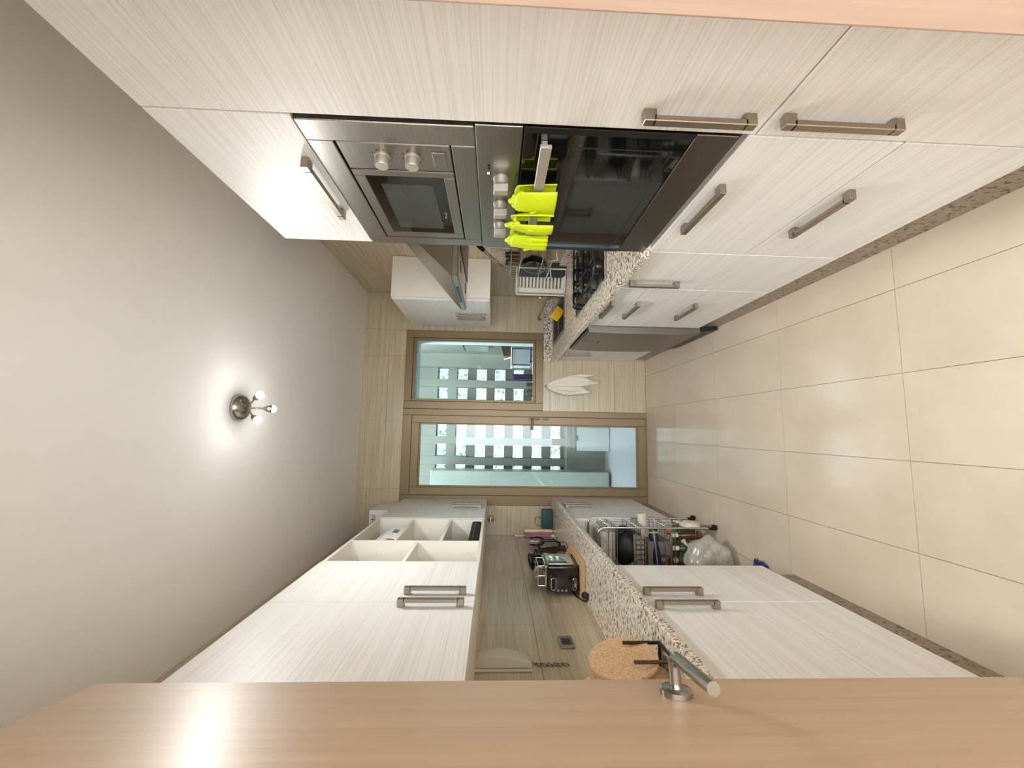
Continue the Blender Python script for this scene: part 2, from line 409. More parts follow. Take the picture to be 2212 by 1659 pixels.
# ------------------------------------------------------------------ balcony beyond the glass
struct('floor_balcony', MB().box(-1.7, 1.5, 3.96, 5.75, -.12, -.005), BALF)
YO = 5.4
cols = [-.81, -.55, -.285, -.025, .21, .47, .73]; rows = [2.14, 1.885, 1.63, 1.375, 1.12, .865, .61]; bw, bh = .145, .135
b = MB(); prev = -1.7
for c in cols:
    b.box(prev, c-bw/2-.012, YO-.05, YO+.16, .5, 1.80); b.box(prev, c-bw/2, YO, YO+.2, 1.80, 2.75); prev = c+bw/2
    zs = [.5]+[q for r in rows[::-1] for q in (r-bh/2, r+bh/2)]+[2.75]
    for k in range(0, len(zs), 2): b.box(c-bw/2-.011, c+bw/2+.011, YO+(.1 if zs[k] < 1.75 else .005), YO+.19, zs[k], zs[k+1])
    prev = c+bw/2+.012
b.box(prev, 1.5, YO-.05, YO+.2, .5, 2.75); b.box(-1.7, 1.5, YO-.12, YO+.2, -.1, .5)
far = struct('wall_far', b, BALC)
for c in cols:
    for r in rows: obj('glass_block', MB().box(c-bw/2+.002, c+bw/2-.002, YO+.13, YO+.16, r-bh/2+.002, r+bh/2-.002, .006), BLOCK, far)
struct('wall_balcony_right', MB().box(.98, 1.1, 3.98, YO-.13, -.1, 2.75), BALC)
struct('wall_balcony_left', MB().box(-1.7, -1.6, 3.96, YO-.13, -.1, 2.75), BALC)
struct('ceiling_balcony', MB().box(-1.7, 1.5, 5.05, YO+.2, 2.76, 2.86), BALC)  # unseen roof strip, cut back so sky light reaches the kitchen floor
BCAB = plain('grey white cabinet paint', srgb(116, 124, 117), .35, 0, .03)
t = thing('utility_cabinet', 'tall pale grey utility cabinet standing on the balcony behind the door glass', 'cabinet', (-.78, 5.15, 0))
obj('body', MB().box(-1.1, -.497, 5.0, 5.26, .02, 2.2, .004), BCAB, t)
obj('door', MB().box(-1.097, -.80, 4.982, 4.999, .04, 2.19, .003), BCAB, t); obj('door', MB().box(-.797, -.5, 4.982, 4.999, .04, 2.19, .003), BCAB, t)
t = thing('storage_box', 'low white lidded storage box on the balcony floor under the glass blocks', 'box', (-.1, 5.12, 0))
obj('body', MB().box(-.245, .05, 5.04, 5.25, 0, .42, .012, 2), plain('pale box plastic', srgb(160, 168, 166), .4), t)
obj('lid', MB().box(-.25, .055, 5.035, 5.255, .421, .45, .008, 2), plain('dark lid', srgb(74, 82, 78), .5), t, 'dark lid')
obj('latch', MB().box(-.12, -.06, 5.024, 5.034, .40, .44, .002), BLACK, t)
t = thing('wall_cupboard', 'small white cupboard with a dark top hinge on the right balcony wall', 'cupboard', (.95, 4.66, 1.5))
obj('body', MB().box(.93, .978, 4.52, 4.82, 1.52, 1.80, .003), BCAB, t); obj('hinge', MB().box(.925, .979, 4.55, 4.79, 1.801, 1.818, .002), BLACK, t)
t = thing('folding_stool', 'dark brown folded stool with pale edges leaning on the right balcony wall', 'stool', (.9, 4.6, 1.25))
DB = plain('dark brown vinyl', srgb(58, 48, 40), .45)
M1 = Matrix.Translation((.93, 4.6, 1.38)) @ Matrix.Rotation(math.radians(-16), 4, 'Y')
obj('seat', MB().box(-.10, .04, -.012, .012, -.10, .0, .004, 1, M1), DB, t); obj('panel', MB().box(-.12, .035, .018, .04, -.11, -.02, .004, 1, M1), plain('brown board', srgb(120, 104, 88), .5), t)
obj('edge', MB().box(-.135, -.122, -.012, .04, -.11, .0, .002, 1, M1), WPLAS, t, 'pale edge strip')
obj('bracket', MB().box(.035, .05, -.02, .03, -.07, -.01, .002, 1, M1), BLACK, t)
t = thing('laundry_basket', 'white shallow plastic basket by the right wall seen through the window', 'basket', (.79, 4.6, 1.03))
m = MB(); m.box(.72, .735, 4.5, 4.7, 1.05, 1.26, .003); m.box(.72, .92, 4.5, 4.515, 1.05, 1.25, .003); m.box(.72, .92, 4.685, 4.7, 1.05, 1.25, .003); m.box(.72, .92, 4.5, 4.7, 1.04, 1.05, .002); m.box(.905, .92, 4.5, 4.7, 1.05, 1.25, .003)
obj('basket_body', m, plain('cool white plastic', srgb(200, 212, 225), .4), t); obj('rim', ring(.71, .93, 1.245, 1.265, .006, 4.49, 4.71), WPLAS, t)
t = thing('drying_rack', 'wire clothes airer standing on the balcony behind the window', 'airer', (.48, 4.7, 0))
m = MB()
for sx in (.30, .95):
    for sy in (4.45, 4.85): m.cyl((sx, sy, 0), (sx, 4.65+(4.65-sy), .98), .007, 8)
m.tube([(.28, 4.35, .98), (.97, 4.35, .98), (.97, 4.95, .98), (.28, 4.95, .98)], .007, 8, True); obj('frame', m, WPLAS, t, smooth=40)
for k in range(5): obj('rail', MB().cyl((.28, 4.44+.105*k, .985), (.97, 4.44+.105*k, .985), .004, 6), WPLAS, t)
def cloth(name, label, x0, x1, y, z0, z1, mat, fold=.012, n=5):
    m = MB(); m.grid(lambda u, v: (x0+(x1-x0)*u, y+fold*math.sin(u*n*PI)*(.3+v), z1+(z0-z1)*v), 16, 8)
    o = obj(name, m, mat, None, None, 60, .004); return tag(o, label, 'laundry')
PUR = plain('purple cotton', srgb(62, 44, 92), .9)
cloth('garment', 'dark purple garment draped upright over the balcony clothes airer', .545, .62, 4.5, .96, 1.25, PUR)
def stripes():
    t = NT('navy white stripes'); w = t.add('ShaderNodeTexWave'); w.inputs['Scale'].default_value = 9; w.bands_direction = 'Z'; t.link(t.coord(), w.inputs[0])
    t.col(t.ramp(w.outputs['Fac'], [(.45, srgb(36, 40, 80)), (.55, srgb(214, 218, 230))])); t.set(Roughness=.9); return t.m
cloth('garment', 'navy and white striped cloth hanging beside the white basket', .75, .93, 4.47, .97, 1.06, stripes())
cloth('garment', 'small brown cloth hung low in the left window corner', .36, .52, 4.42, .98, 1.1, plain('brown cloth', srgb(104, 94, 86), .9))

# ------------------------------------------------------------------ handles and cabinet fronts
def handle_mesh(axis, c0, c1, t, w, xf, sgn, thk=.016):
    """square bow handle; axis 'y' or 'z': from c0 to c1 at cross position t, off the front plane xf towards sgn"""
    m = MB(); xo = xf+sgn*.028
    def bx(a, b_, xa, xb):
        if axis == 'y': m.box(xa, xb, a, b_, t-w/2, t+w/2, .0015)
        else: m.box(xa, xb, t-w/2, t+w/2, a, b_, .0015)
    lo, hi = min(c0, c1), max(c0, c1)
    bx(lo, lo+.026, xf+sgn*.0004, xo); bx(hi-.026, hi, xf+sgn*.0004, xo); bx(lo+.02, hi-.02, xo-sgn*.013, xo)
    return m
def front(root, name, y0, y1, z0, z1, xf, sgn, hnd=None, mat=LAM, thk=.019):
    g = .0019
    d = obj(name, MB().box(xf, xf-sgn*thk, y0+g, y1-g, z0+g, z1-g, .0012), mat, root)
    if hnd: obj('handle', handle_mesh(*hnd, .019, xf, sgn), NICKEL, d)
    return d
def plinth(y0, y1, x0, x1, name='plinth', root=None, z1=.13):
    return obj(name, MB().box(x0, x1, y0, y1, .0005, z1), GRAND, root)
G = .0008
# right run: tall unit, oven tower
t = thing('tall_cabinet', 'tall white ribbed cabinet beside the wood lining, nearest on the right', 'cabinet', (.97, .62, 0))
obj('carcass', MB().box(XF+.02, XR-.004, .402, .8215, .135, 2.196), WHITE, t)
front(t, 'door', .404, .8215, .858, 2.198, XF, -1, ('z', .894, 1.134, .767, ))
front(t, 'door', .404, .8215, .137, .858, XF, -1, ('z', .578, .838, .762))
plinth(.404, .8215, XF+.016, XF+.036, root=t)
t = thing('oven_housing', 'white oven tower with one flap door above and two deep drawers below', 'cabinet', (.97, 1.12, 0))
m = MB(); X0, X1 = XF+.02, XR-.004
m.box(X0+.004, X1, .8225, .8385, .135, 2.196); m.box(X0-.018, X1, 1.4055, 1.4215, .135, 2.196); m.box(X0, X1, .8385, 1.4055, 2.18, 2.196); m.box(X0, X1, .8385, 1.4055, .135, .151)
m.box(X0, X1, .8385, 1.4055, .868, .8835); m.box(X0, X1, .8385, 1.4055, 1.884, 1.90); m.box(X1-.012, X1, .8385, 1.4055, .151, 2.18)
obj('carcass', m, WHITE, t)
front(t, 'door', .8225, 1.4215, 1.886, 2.198, XF, -1, ('y', .96, 1.22, 1.918))
front(t, 'drawer', .8225, 1.4215, .504, .872, XF, -1, ('y', 1.0, 1.235, .830))
front(t, 'drawer', .8225, 1.4215, .137, .504, XF, -1, ('y', 1.0, 1.235, .468))
plinth(.8225, 1.4215, XF+.016, XF+.036, root=t)
# microwave
t = thing('microwave', 'built-in brushed steel microwave with two round knobs above the oven', 'microwave', (.9, 1.12, 1.49))
obj('housing', MB().box(XF+.03, XR-.06, .842, 1.402, 1.495, 1.87), BLACKM, t)
def frame_yz(y0, y1, z0, z1, a0, a1, c0, c1, xa, xb, bev=.002):
    m = MB(); m.box(xa, xb, y0, a0, z0, z1, bev); m.box(xa, xb, a1, y1, z0, z1, bev); m.box(xa, xb, a0, a1, z0, c0, bev); m.box(xa, xb, a0, a1, c1, z1, bev); return m
obj('trim_frame', frame_yz(.831, 1.421, 1.4905, 1.884, .896, 1.372, 1.548, 1.824, XF-.003, XF+.018), STEEL, t)
obj('control_panel', MB().box(XF-.001, XF+.02, .900, .9985, 1.552, 1.820, .002), STEEL, t)
for z in (1.722, 1.648):
    k = obj('knob', MB().lathe([(0, .0), (.019, .0), (.019, .004), (.017, .006), (.017, .026), (.0155, .028), (0, .028)], (XF-.0012, .945, z), (-1, 0, 0), 24), ALU, t, smooth=40)
    tick = MB()
    for q in range(9):
        a = 2*PI*q/9; tick.box(XF-.0016, XF-.0011, .945+.0245*math.cos(a)-.0012, .945+.0245*math.cos(a)+.0012, z+.0245*math.sin(a)-.0012, z+.0245*math.sin(a)+.0012)
    obj('dial_marks', tick, BLACK, k)
obj('button', MB().box(XF-.004, XF-.0012, .922, .978, 1.565, 1.598, .0015), STEEL, t)
obj('door', frame_yz(1.001, 1.368, 1.552, 1.820, 1.026, 1.335, 1.582, 1.790, XF-.002, XF+.018), STEEL, t)
w = obj('door_window', MB().box(XF-.0005, XF+.016, 1.0265, 1.3345, 1.5825, 1.7895, .001), BLACKG, t)
obj('screen', MB().box(XF-.0009, XF-.0005, 1.062, 1.302, 1.616, 1.758), DARKSC, w)
text('lettering', 'ZANUSSI', .013, axes((0, -1, 0), (0, 0, 1), (-1, 0, 0), (XF-.0012, 1.225, 1.5935)), SATIN, w)
# oven
t = thing('oven', 'built-in oven with black glass door under the microwave', 'oven', (.9, 1.12, .89))
obj('housing', MB().box(XF+.025, XR-.06, .84, 1.402, .887, 1.483), BLACKM, t)
cp = obj('control_panel', MB().box(XF-.004, XF+.024, .8235, 1.421, 1.381, 1.4885, .0015), STEEL, t)
for y in (1.012, 1.135, 1.255):
    m = MB().lathe([(0, 0), (.021, 0), (.021, .004), (.019, .007), (.018, .02), (0, .021)], (XF-.0042, y, 1.428), (-1, 0, 0), 24)
    m.prism([(-.0135, -.019), (.0135, -.019), (.011, .019), (-.011, .019)], XF-.045, XF-.024, 'x', .002, 1, Matrix.Translation((0, y, 1.428)))
    obj('knob', m, ALU, t, smooth=40)
m = MB(); m.box(XF-.0046, XF-.0042, .987, .995, 1.458, 1.464); obj('indicator', m, emit('amber pilot light', srgb(255, 200, 90), 1.2), t)
for y in (1.012, 1.135, 1.255):
    m = MB()
    for q in range(8):
        a = PI*2*q/8+.3; m.box(XF-.0046, XF-.0042, y+.027*math.cos(a)-.001, y+.027*math.cos(a)+.001, 1.428+.027*math.sin(a)-.001, 1.428+.027*math.sin(a)+.001)
    obj('dial_marks', m, BLACK, t)
for y in (.955, .967): obj('printed_icon', MB().box(XF-.0046, XF-.0042, y, y+.007, 1.455, 1.462), BLACK, t)
od = obj('oven_door', MB().box(XF-.004, XF+.024, .8235, 1.421, .992, 1.378, .0015), BLACKG, t)
obj('inner_window', frame_yz(.88, 1.365, 1.02, 1.27, .884, 1.361, 1.024, 1.266, XF-.0044, XF-.0041, 0), plain('grey print line', srgb(40, 40, 40), .3), od)
for y0, y1 in ((.8235, .840), (1.402, 1.421)): obj('reflection_mask', MB().box(XF-.0052, XF-.0041, y0, y1, .993, 1.377), BLACKM, t)  # matt strips added to cover the bright reflection at the glass edges
obj('bottom_trim', MB().box(XF-.004, XF+.024, .8235, 1.421, .892, .990, .0015), STEELD, t)
obj('vent_gap', MB().box(XF+.005, XF+.024, .8235, 1.421, .884, .8905), BLACK, t)
m = MB(); m.box(.623, .632, .832, 1.352, 1.316, 1.342, .0012); 
for y in (.862, 1.31): m.box(.632, XF-.0042, y, y+.02, 1.322, 1.336, .001)
obj('door_handle', m, ALU, t)
# silicone grips on the oven handle
def grip(y, x, z, tilt, w, h, d, label, ridged=False):
    t = thing('silicone_grip', label, 'oven mitt', (x, y, z), tilt, 'lime silicone grips on the oven handle')
    # a folded pouch that saddles the bar: two shells joined by the top ridge, local x towards the wall
    def shell(s):
        m = MB()
        def fn(u, v):
            a = (u-.5)*PI*.95; ww = w*(1.-.18*(1-v))*.5
            yy = ww*math.sin(a)*1.04; bul = math.cos(a)*d*(.25+.75*math.sin(min(1, v*1.15)*PI*.62))
            zz = h*(.55-v)+.012*math.cos(a)*(1-v)
            rid = .0022*math.sin(u*34) if ridged and v > .35 else 0
            return (s*(.010+bul*.55+rid), yy, zz)
        m.grid(fn, 22, 12)
        # scalloped crest round the rim at the top
        return m
    mw = wmat(t)
    for s, nm in ((-1, 'front_shell'), (1, 'back_shell')):
        m = shell(s); bmesh.ops.transform(m.bm, matrix=mw, verts=m.bm.verts); obj(nm, m, LIME, t, None, 60, .004)
    m = MB(); m.box(-.012, .012, -w*.33, w*.33, h*.5, h*.585, .005, 2)
    bmesh.ops.transform(m.bm, matrix=mw, verts=m.bm.verts); obj('fold', m, LIME, t, smooth=60)
    m = MB()
    for i, (dy, dz, r) in enumerate(((-w*.34, h*.50, .009), (-w*.18, h*.62, .0105), (w*.02, h*.70, .012), (w*.2, h*.62, .0105), (w*.36, h*.50, .009))):
        m.blob((-.008, dy, dz), (.008, r, r*1.15), 10, 7)
    bmesh.ops.transform(m.bm, matrix=mw, verts=m.bm.verts); obj('crest', m, LIME, t, smooth=60)
    m = MB(); m.tube(arc((-.011-d*.42, 0, h*.30), w*.42, PI*1.08, PI*1.92, 10, (0, 1, 0), (0, 0, 1)), .0026, 6)
    bmesh.ops.transform(m.bm, matrix=mw, verts=m.bm.verts); obj('raised_band', m, LIME, t, smooth=60)
    return t
grip(1.035, .624, 1.324, .15, .082, .100, .024, 'lime silicone grip hung open on the oven handle, nearest of the three')
grip(1.118, .600, 1.326, -.35, .088, .108, .036, 'lime silicone grip twisted forward in the middle of the oven handle')
grip(1.222, .604, 1.326, .05, .078, .104, .032, 'ribbed lime silicone grip at the far end of the oven handle', True)

# right base units
t = thing('base_cabinet', 'white base cabinet with one narrow door beside the oven tower', 'cabinet', (.97, 1.61, 0))
obj('carcass', MB().box(XF+.02, XR-.004, 1.424, 1.8095, .135, .866), WHITE, t)
front(t, 'door', 1.4235, 1.8095, .137, .864, XF, -1, ('z', .62, .846, 1.72))
plinth(1.4235, 1.8095, XF+.016, XF+.036, root=t)
t = thing('drawer_unit', 'white base unit with three drawers under the gas hob', 'cabinet', (.97, 2.15, 0))
obj('carcass', MB().box(XF+.02, XR-.004, 1.811, 2.4985, .135, .866), WHITE, t)
for z0, z1, zh in ((.724, .864, .838), (.428, .724, .704), (.137, .428, .400)): front(t, 'drawer', 1.811, 2.4985, z0, z1, XF, -1, ('y', 2.0, 2.25, zh))
plinth(1.811, 2.4985, XF+.016, XF+.036, root=t)
t = thing('dishwasher', 'grey steel dishwasher standing proud of the units beside the drawers', 'dishwasher', (.96, 2.8, 0))
obj('body', MB().box(XF+.01, XR-.03, 2.503, 3.092, .1, .862), plain('grey machine shell', srgb(112, 106, 100), .4, .5), t)
prof = [(XF+.008, .12), (XF-.03, .12), (XF-.045, .30), (XF-.048, .6), (XF-.045, .76), (XF-.04, .845), (XF+.008, .858)]
obj('door_panel', MB().prism(prof, 2.504, 3.09, 'y', .003, 2), brushed('dishwasher steel', srgb(140, 134, 128), .36, 'z'), t)
obj('top_strip', MB().prism([(XF-.0405, .8465), (XF-.034, .8625), (XF+.007, .8625), (XF+.007, .8592)], 2.506, 3.088, 'y'), BLACK, t)
obj('display', MB().box(XF-.0475, XF-.044, 2.72, 2.79, .785, .82), STEELD, t, 'darker display'); obj('grip_slot', MB().box(XF-.0485, XF-.044, 2.75, 2.80, .715, .722, .001), BLACK, t)
obj('toe_panel', MB().prism([(XF+.04, .012), (XF-.005, .012), (XF-.02, .115), (XF+.04, .115)], 2.504, 3.09, 'y', .002), BLACKM, t)
t = thing('base_cabinet', 'white base cabinet between the dishwasher and the tiled back wall', 'cabinet', (.97, 3.4, 0))
obj('carcass', MB().box(XF+.02, XR-.004, 3.098, 3.114, .135, .866).box(XF+.02, XR-.004, 3.774, 3.79, .135, .866).box(XF+.02, XR-.004, 3.114, 3.774, .135, .151).box(XR-.012, XR-.004, 3.114, 3.774, .151, .866), WHITE, t)
front(t, 'door', 3.097, 3.70, .137, .864, XF, -1, ('z', .62, .846, 3.42)); front(t, 'filler', 3.70, 3.795, .137, .864, XF, -1)
plinth(3.097, 3.79, XF+.016, XF+.036, root=t)
# right worktop with sink cut-out and upstands
t = thing('worktop', 'speckled cream granite worktop with the hob and the sink on the right', 'worktop', (.97, 2.6, .87))
SX0, SX1, SY0, SY1 = .80, 1.105, 3.125, 3.70
m = MB(); z0, z1 = .8675, .90
m.box(.642, XR-.003, 1.4235, SY0, z0, z1, .003); m.box(.642, SX0, SY0, SY1, z0, z1, .003); m.box(SX1, XR-.003, SY0, SY1, z0, z1, .003); m.box(.642, XR-.003, SY1, YB-.014, z0, z1, .003)
obj('slab', m, GRAN, t); obj('upstand', MB().box(.645, XR-.025, YB-.03, YB-.013, .9005, .985, .002), GRAN, t); obj('upstand', MB().box(XR-.021, XR-.003, 1.4235, YB-.014, .9005, .96, .002), GRAN, t)
t = thing('sink', 'stainless steel sink bowl set into the granite below the window', 'sink', (1.0, 3.36, .75))
m = MB(); m.box(SX0+.004, SX1-.004, SY0+.004, SY1-.004, .742, .745); 
for a in ((SX0+.002, SX0+.005, SY0+.002, SY1-.002), (SX1-.005, SX1-.002, SY0+.002, SY1-.002), (SX0+.002, SX1-.002, SY0+.002, SY0+.005), (SX0+.002, SX1-.002, SY1-.005, SY1-.002)): m.box(a[0], a[1], a[2], a[3], .745, .9005)
obj('bowl', m, STEEL, t)
m = MB(); m.box(SX0-.022, SX0+.006, SY0-.022, SY1+.022, .9006, .9045, .001); m.box(SX1-.006, SX1+.022, SY0-.022, SY1+.022, .9006, .9045, .001); m.box(SX0, SX1, SY0-.022, SY0+.006, .9006, .9045, .001); m.box(SX0, SX1, SY1-.006, SY1+.022, .9006, .9045, .001); m.box(SX0, SX1, 3.40, 3.42, .84, .9045, .002)
obj('rim', m, STEEL, t); obj('drain', MB().lathe([(0, 0), (.035, 0), (.035, .003), (.02, .005), (0, .003)], (1.0, 3.27, .7452)), CHROME, t, smooth=40)
t = thing('tap', 'chrome mixer tap with long swivel spout at the back of the sink', 'tap', (1.155, 3.36, .90))
obj('body', MB().lathe([(0, .0), (.026, 0), (.026, .01), (.019, .018), (.019, .10), (.022, .11), (.02, .135), (0, .14)], (1.155, 3.36, .9008)), CHROME, t, smooth=40)
obj('spout', MB().tube([(1.15, 3.365, .985), (1.12, 3.40, 1.01), (1.06, 3.47, 1.04), (1.01, 3.53, 1.062), (.995, 3.548, 1.058), (.99, 3.553, 1.038)], .0105, 12), CHROME, t, smooth=50)
obj('lever', MB().tube([(1.155, 3.36, 1.036), (1.155, 3.36, 1.05), (1.13, 3.32, 1.07), (1.10, 3.275, 1.08)], [.018, .017, .011, .008], 12), CHROME, t, smooth=50)
sp = obj('sponge', MB().box(-.055, .055, -.012, .012, -.038, .038, .006, 2, Matrix.Translation((.955, 3.235, .938)) @ Matrix.Rotation(math.radians(35), 4, 'Y')), plain('yellow sponge', srgb(236, 180, 28), .9, 0, .08, scale=60), None, None, 50)
tag(sp, 'yellow sponge propped up on the sink rim', 'sponge')
tag(obj('soap_dish', MB().lathe([(0, 0), (.03, 0), (.042, .018), (.039, .018), (.028, .003), (0, .003)], (1.238, 3.46, .9006)), plain('dark glass dish', srgb(40, 36, 30), .2), None, None, 40), 'small dark soap dish behind the sink tap', 'dish')
# gas hob
t = thing('gas_hob', 'dark steel gas hob with black cast iron pan supports', 'hob', (.99, 2.23, .90))
obj('plate', MB().box(.748, 1.20, 1.90, 2.60, .9008, .9085, .003, 2), plain('dark hob steel', srgb(74, 76, 78), .16, .85, .02), t)
obj('edge_trim', ring(.742, 1.206, 0, .001, .006, 1.894, 2.606) if False else MB().box(.741, .748, 1.894, 2.606, .9008, .911, .001).box(.748, 1.206, 1.894, 1.90, .9008, .911, .001).box(.748, 1.206, 2.60, 2.606, .9008, .911, .001).box(1.20, 1.206, 1.90, 2.60, .9008, .911, .001), CHROME, t)
for bx, by, r in ((.87, 2.05, .045), (1.08, 2.05, .036), (.87, 2.33, .036), (1.08, 2.33, .05)):
    bu = obj('burner', MB().lathe([(0, 0), (r, 0), (r, .012), (r*.82, .016), (0, .016)], (bx, by, .9088)), STEELD, t, smooth=40)
    obj('burner_cap', MB().lathe([(0, .0162), (r*.72, .0162), (r*.74, .022), (r*.66, .026), (0, .027)], (bx, by, .9088)), IRON, bu, smooth=40)
for y0 in (1.925, 2.205):
    m = MB(); y1 = y0+.262; x0, x1 = .772, 1.18; zz = .951
    m.tube([(x0+.03, y0, zz), (x1-.03, y0, zz), (x1, y0+.03, zz), (x1, y1-.03, zz), (x1-.03, y1, zz), (x0+.03, y1, zz), (x0, y1-.03, zz), (x0, y0+.03, zz)], .0062, 8, True)
    for xx in (.87, 1.08):
        yc = (y0+y1)/2
        for a, b_ in (((xx, y0, zz), (xx, yc-.028, zz)), ((xx, y1, zz), (xx, yc+.028, zz)), ((xx-.098, yc, zz), (xx-.028, yc, zz)), ((xx+.098, yc, zz), (xx+.028, yc, zz))): m.cyl(a, b_, .0058, 8)
    for xx in (x0+.012, x1-.012):
        for yy in (y0+.012, y1-.012): m.tube([(xx, yy, zz), (xx, yy, .912)], .0065, 8)
    obj('pan_support', m, IRON, t, smooth=50)
for k in range(4):
    x = .80+.078*k
    m = MB().lathe([(0, 0), (.023, 0), (.023, .004), (.020, .007), (.018, .026), (.016, .029), (0, .029)], (x, 2.535, .9088), (0, 0, 1), 18); m.box(x-.004, x+.004, 2.515, 2.555, .934, .946, .002)
    obj('knob', m, BLACK, t, smooth=40)
# white draining tray stood on its end, dark tray behind it
t = thing('dish_drainer', 'white slotted plastic dish drainer stood on end against the tiles', 'drainer', (1.18, 3.10, .9))
M1 = Matrix.Translation((1.165, 3.07, .9062)) @ Matrix.Rotation(math.radians(-28), 4, 'Z') @ Matrix.Rotation(math.radians(-3), 4, 'X')
m = MB(); w2, hh = .095, .375; z = .0
m.box(-w2, -w2*.55, -.01, .0, 0, hh, .004, 1, M1); m.box(w2*.55, w2, -.01, 0, 0, hh, .004, 1, M1)
for k in range(14): m.box(-w2*.55, w2*.55, -.009, -.001, .012+k*.0275, .012+k*.0275+.016, .002, 1, M1)
m.box(-w2*.55, w2*.55, -.01, 0, 0, .012, .002, 1, M1); m.box(-w2*.55, w2*.55, -.01, 0, hh-.012, hh, .002, 1, M1)
obj('slotted_base', m, WPLAS, t)
m = MB(); m.box(-w2-.012, -w2, -.045, .01, -.004, hh+.006, .004, 2, M1); m.box(w2, w2+.012, -.045, .01, -.004, hh+.006, .004, 2, M1); m.box(-w2, w2, -.045, .01, hh, hh+.01, .004, 2, M1); m.box(-w2, w2, -.045, .01, -.005, 0, .002, 1, M1)
obj('side_rim', m, WPLAS, t)
tag(obj('oven_tray', MB().prism(rrect(0, .19, .085, .185, .03), -.004, .004, 'y', .001, 1, Matrix.Translation((1.262, 3.00, .908)) @ Matrix.Rotation(math.radians(-24), 4, 'Z')), BLACKM, None, None, 40), 'black tray leaning behind the white dish drainer', 'tray')
# chrome wire rack on the right wall
t = thing('wire_rack', 'chrome wire rack with lids and jars fixed to the right wall behind the hob', 'rack', (1.23, 2.6, 1.06))
m = MB()
for y in (2.45, 2.74): m.tube([(1.275, y, 1.5), (1.275, y, 1.08), (1.07, y, 1.06), (1.06, y, 1.12)], .004, 8)
for z in (1.08, 1.2, 1.33, 1.47): m.cyl((1.275, 2.45, z), (1.275, 2.74, z), .003, 6)
obj('back_frame', m, CHROME, t, smooth=50)
for zb in (1.09, 1.29):
    m = MB()
    for z in (zb, zb+.06): m.tube([(1.27, 2.45, z), (1.07, 2.45, z), (1.07, 2.74, z), (1.27, 2.74, z)], .0035, 6)
    for k in range(7): m.tube([(1.27, 2.47+.04*k, zb), (1.07, 2.47+.04*k, zb), (1.07, 2.47+.04*k, zb+.06)], .002, 6)
    obj('wire_basket', m, CHROME, t, smooth=50)
t = thing('pan_lid', 'round glass pan lid standing in the chrome wire rack', 'lid', (1.2, 2.66, 1.2)); 
obj('glass_disc', MB().lathe([(0, .02), (.05, .014), (.085, 0), (.085, .003), (.05, .018), (0, .024)], (1.13, 2.66, 1.185), (.35, -1, 0), 28), CLEARG, t, smooth=40)
obj('metal_rim', MB().lathe([(.083, -.003), (.088, -.002), (.088, .004), (.083, .005)], (1.13, 2.66, 1.185), (.35, -1, 0), 28), CHROME, t, smooth=40)
obj('knob', MB().lathe([(.008, .024), (.008, .034), (.016, .04), (.016, .05), (0, .054)], (1.13, 2.66, 1.185), (.35, -1, 0), 14), BLACK, t, smooth=40)
for i, (y, z, hgt, c, lb) in enumerate(((2.50, 1.298, .09, srgb(90, 60, 40), 'brown spice jar in the top basket of the chrome rack, nearest'), (2.56, 1.298, .08, srgb(60, 54, 44), 'dark spice jar in the top basket of the chrome rack, second'), (2.62, 1.298, .085, srgb(150, 120, 70), 'tan spice jar in the top basket of the chrome rack, third'))):
    t = thing('spice_jar', lb, 'jar', (1.12, y, z), 0, 'spice jars in the wire rack')
    obj('jar', MB().lathe([(0, 0), (.021, 0), (.021, hgt*.78), (.015, hgt*.85), (0, hgt*.85)], (1.12, y, z), (0, 0, 1), 14), plain('spice %d' % i, c, .2, 0, .1), t, smooth=40)
    obj('cap', MB().lathe([(0, hgt*.86), (.018, hgt*.86), (.018, hgt), (0, hgt)], (1.12, y, z), (0, 0, 1), 14), BLACK, t, smooth=40)
t = thing('kitchen_tongs', 'steel tongs with dark grips lying on top of the chrome rack', 'tongs', (1.2, 2.58, 1.48))
obj('arms', MB().tube([(1.17, 2.56, 1.53), (1.14, 2.64, 1.46), (1.10, 2.73, 1.37)], [.011, .011, .008], 10), CHROME, t, smooth=40); obj('grip', MB().cyl((1.185, 2.52, 1.565), (1.172, 2.555, 1.534), .015, 12), BLACK, t, smooth=40)

# right wall unit and extractor hood
t = thing('wall_cabinet', 'white two-door wall cabinet on the right beside the window', 'cabinet', (1.12, 3.33, 1.49))
obj('carcass', MB().box(.972, XR-.002, 2.95, 3.72, 1.49, 2.225, .001), MELA, t)
front(t, 'door', 2.95, 3.335, 1.49, 2.222, .951, -1, ('z', 1.535, 1.775, 3.28)); front(t, 'door', 3.335, 3.72, 1.49, 2.222, .951, -1, ('z', 1.535, 1.775, 3.39))
t = thing('extractor_hood', 'steel pyramid extractor hood with round lamps above the hob', 'hood', (1.03, 2.33, 1.63))
HX0, HY0, HY1 = .785, 2.03, 2.635; z0, z1, z2 = 1.635, 1.672, 2.02
m = MB(); m.box(HX0, XR-.003, HY0, HY1, z0+.006, z1, .002)
cx0, cy0, cy1 = 1.14, 2.12, 2.37
m.faces([(HX0, HY0, z1), (XR-.003, HY0, z1), (XR-.003, HY1, z1), (HX0, HY1, z1), (cx0, cy0, z2), (XR-.003, cy0, z2), (XR-.003, cy1, z2), (cx0, cy1, z2)], [(0, 1, 5, 4), (1, 2, 6, 5), (2, 3, 7, 6), (3, 0, 4, 7), (4, 5, 6, 7)])
obj('canopy', m, STEEL, t)
obj('chimney', MB().box(cx0, XR-.003, cy0, cy1, z2+.001, H-.002, .002), STEEL, t)
obj('underside', MB().box(HX0+.008, XR-.01, HY0+.008, HY1-.008, z0+.001, z0+.0055), SATIN, t)
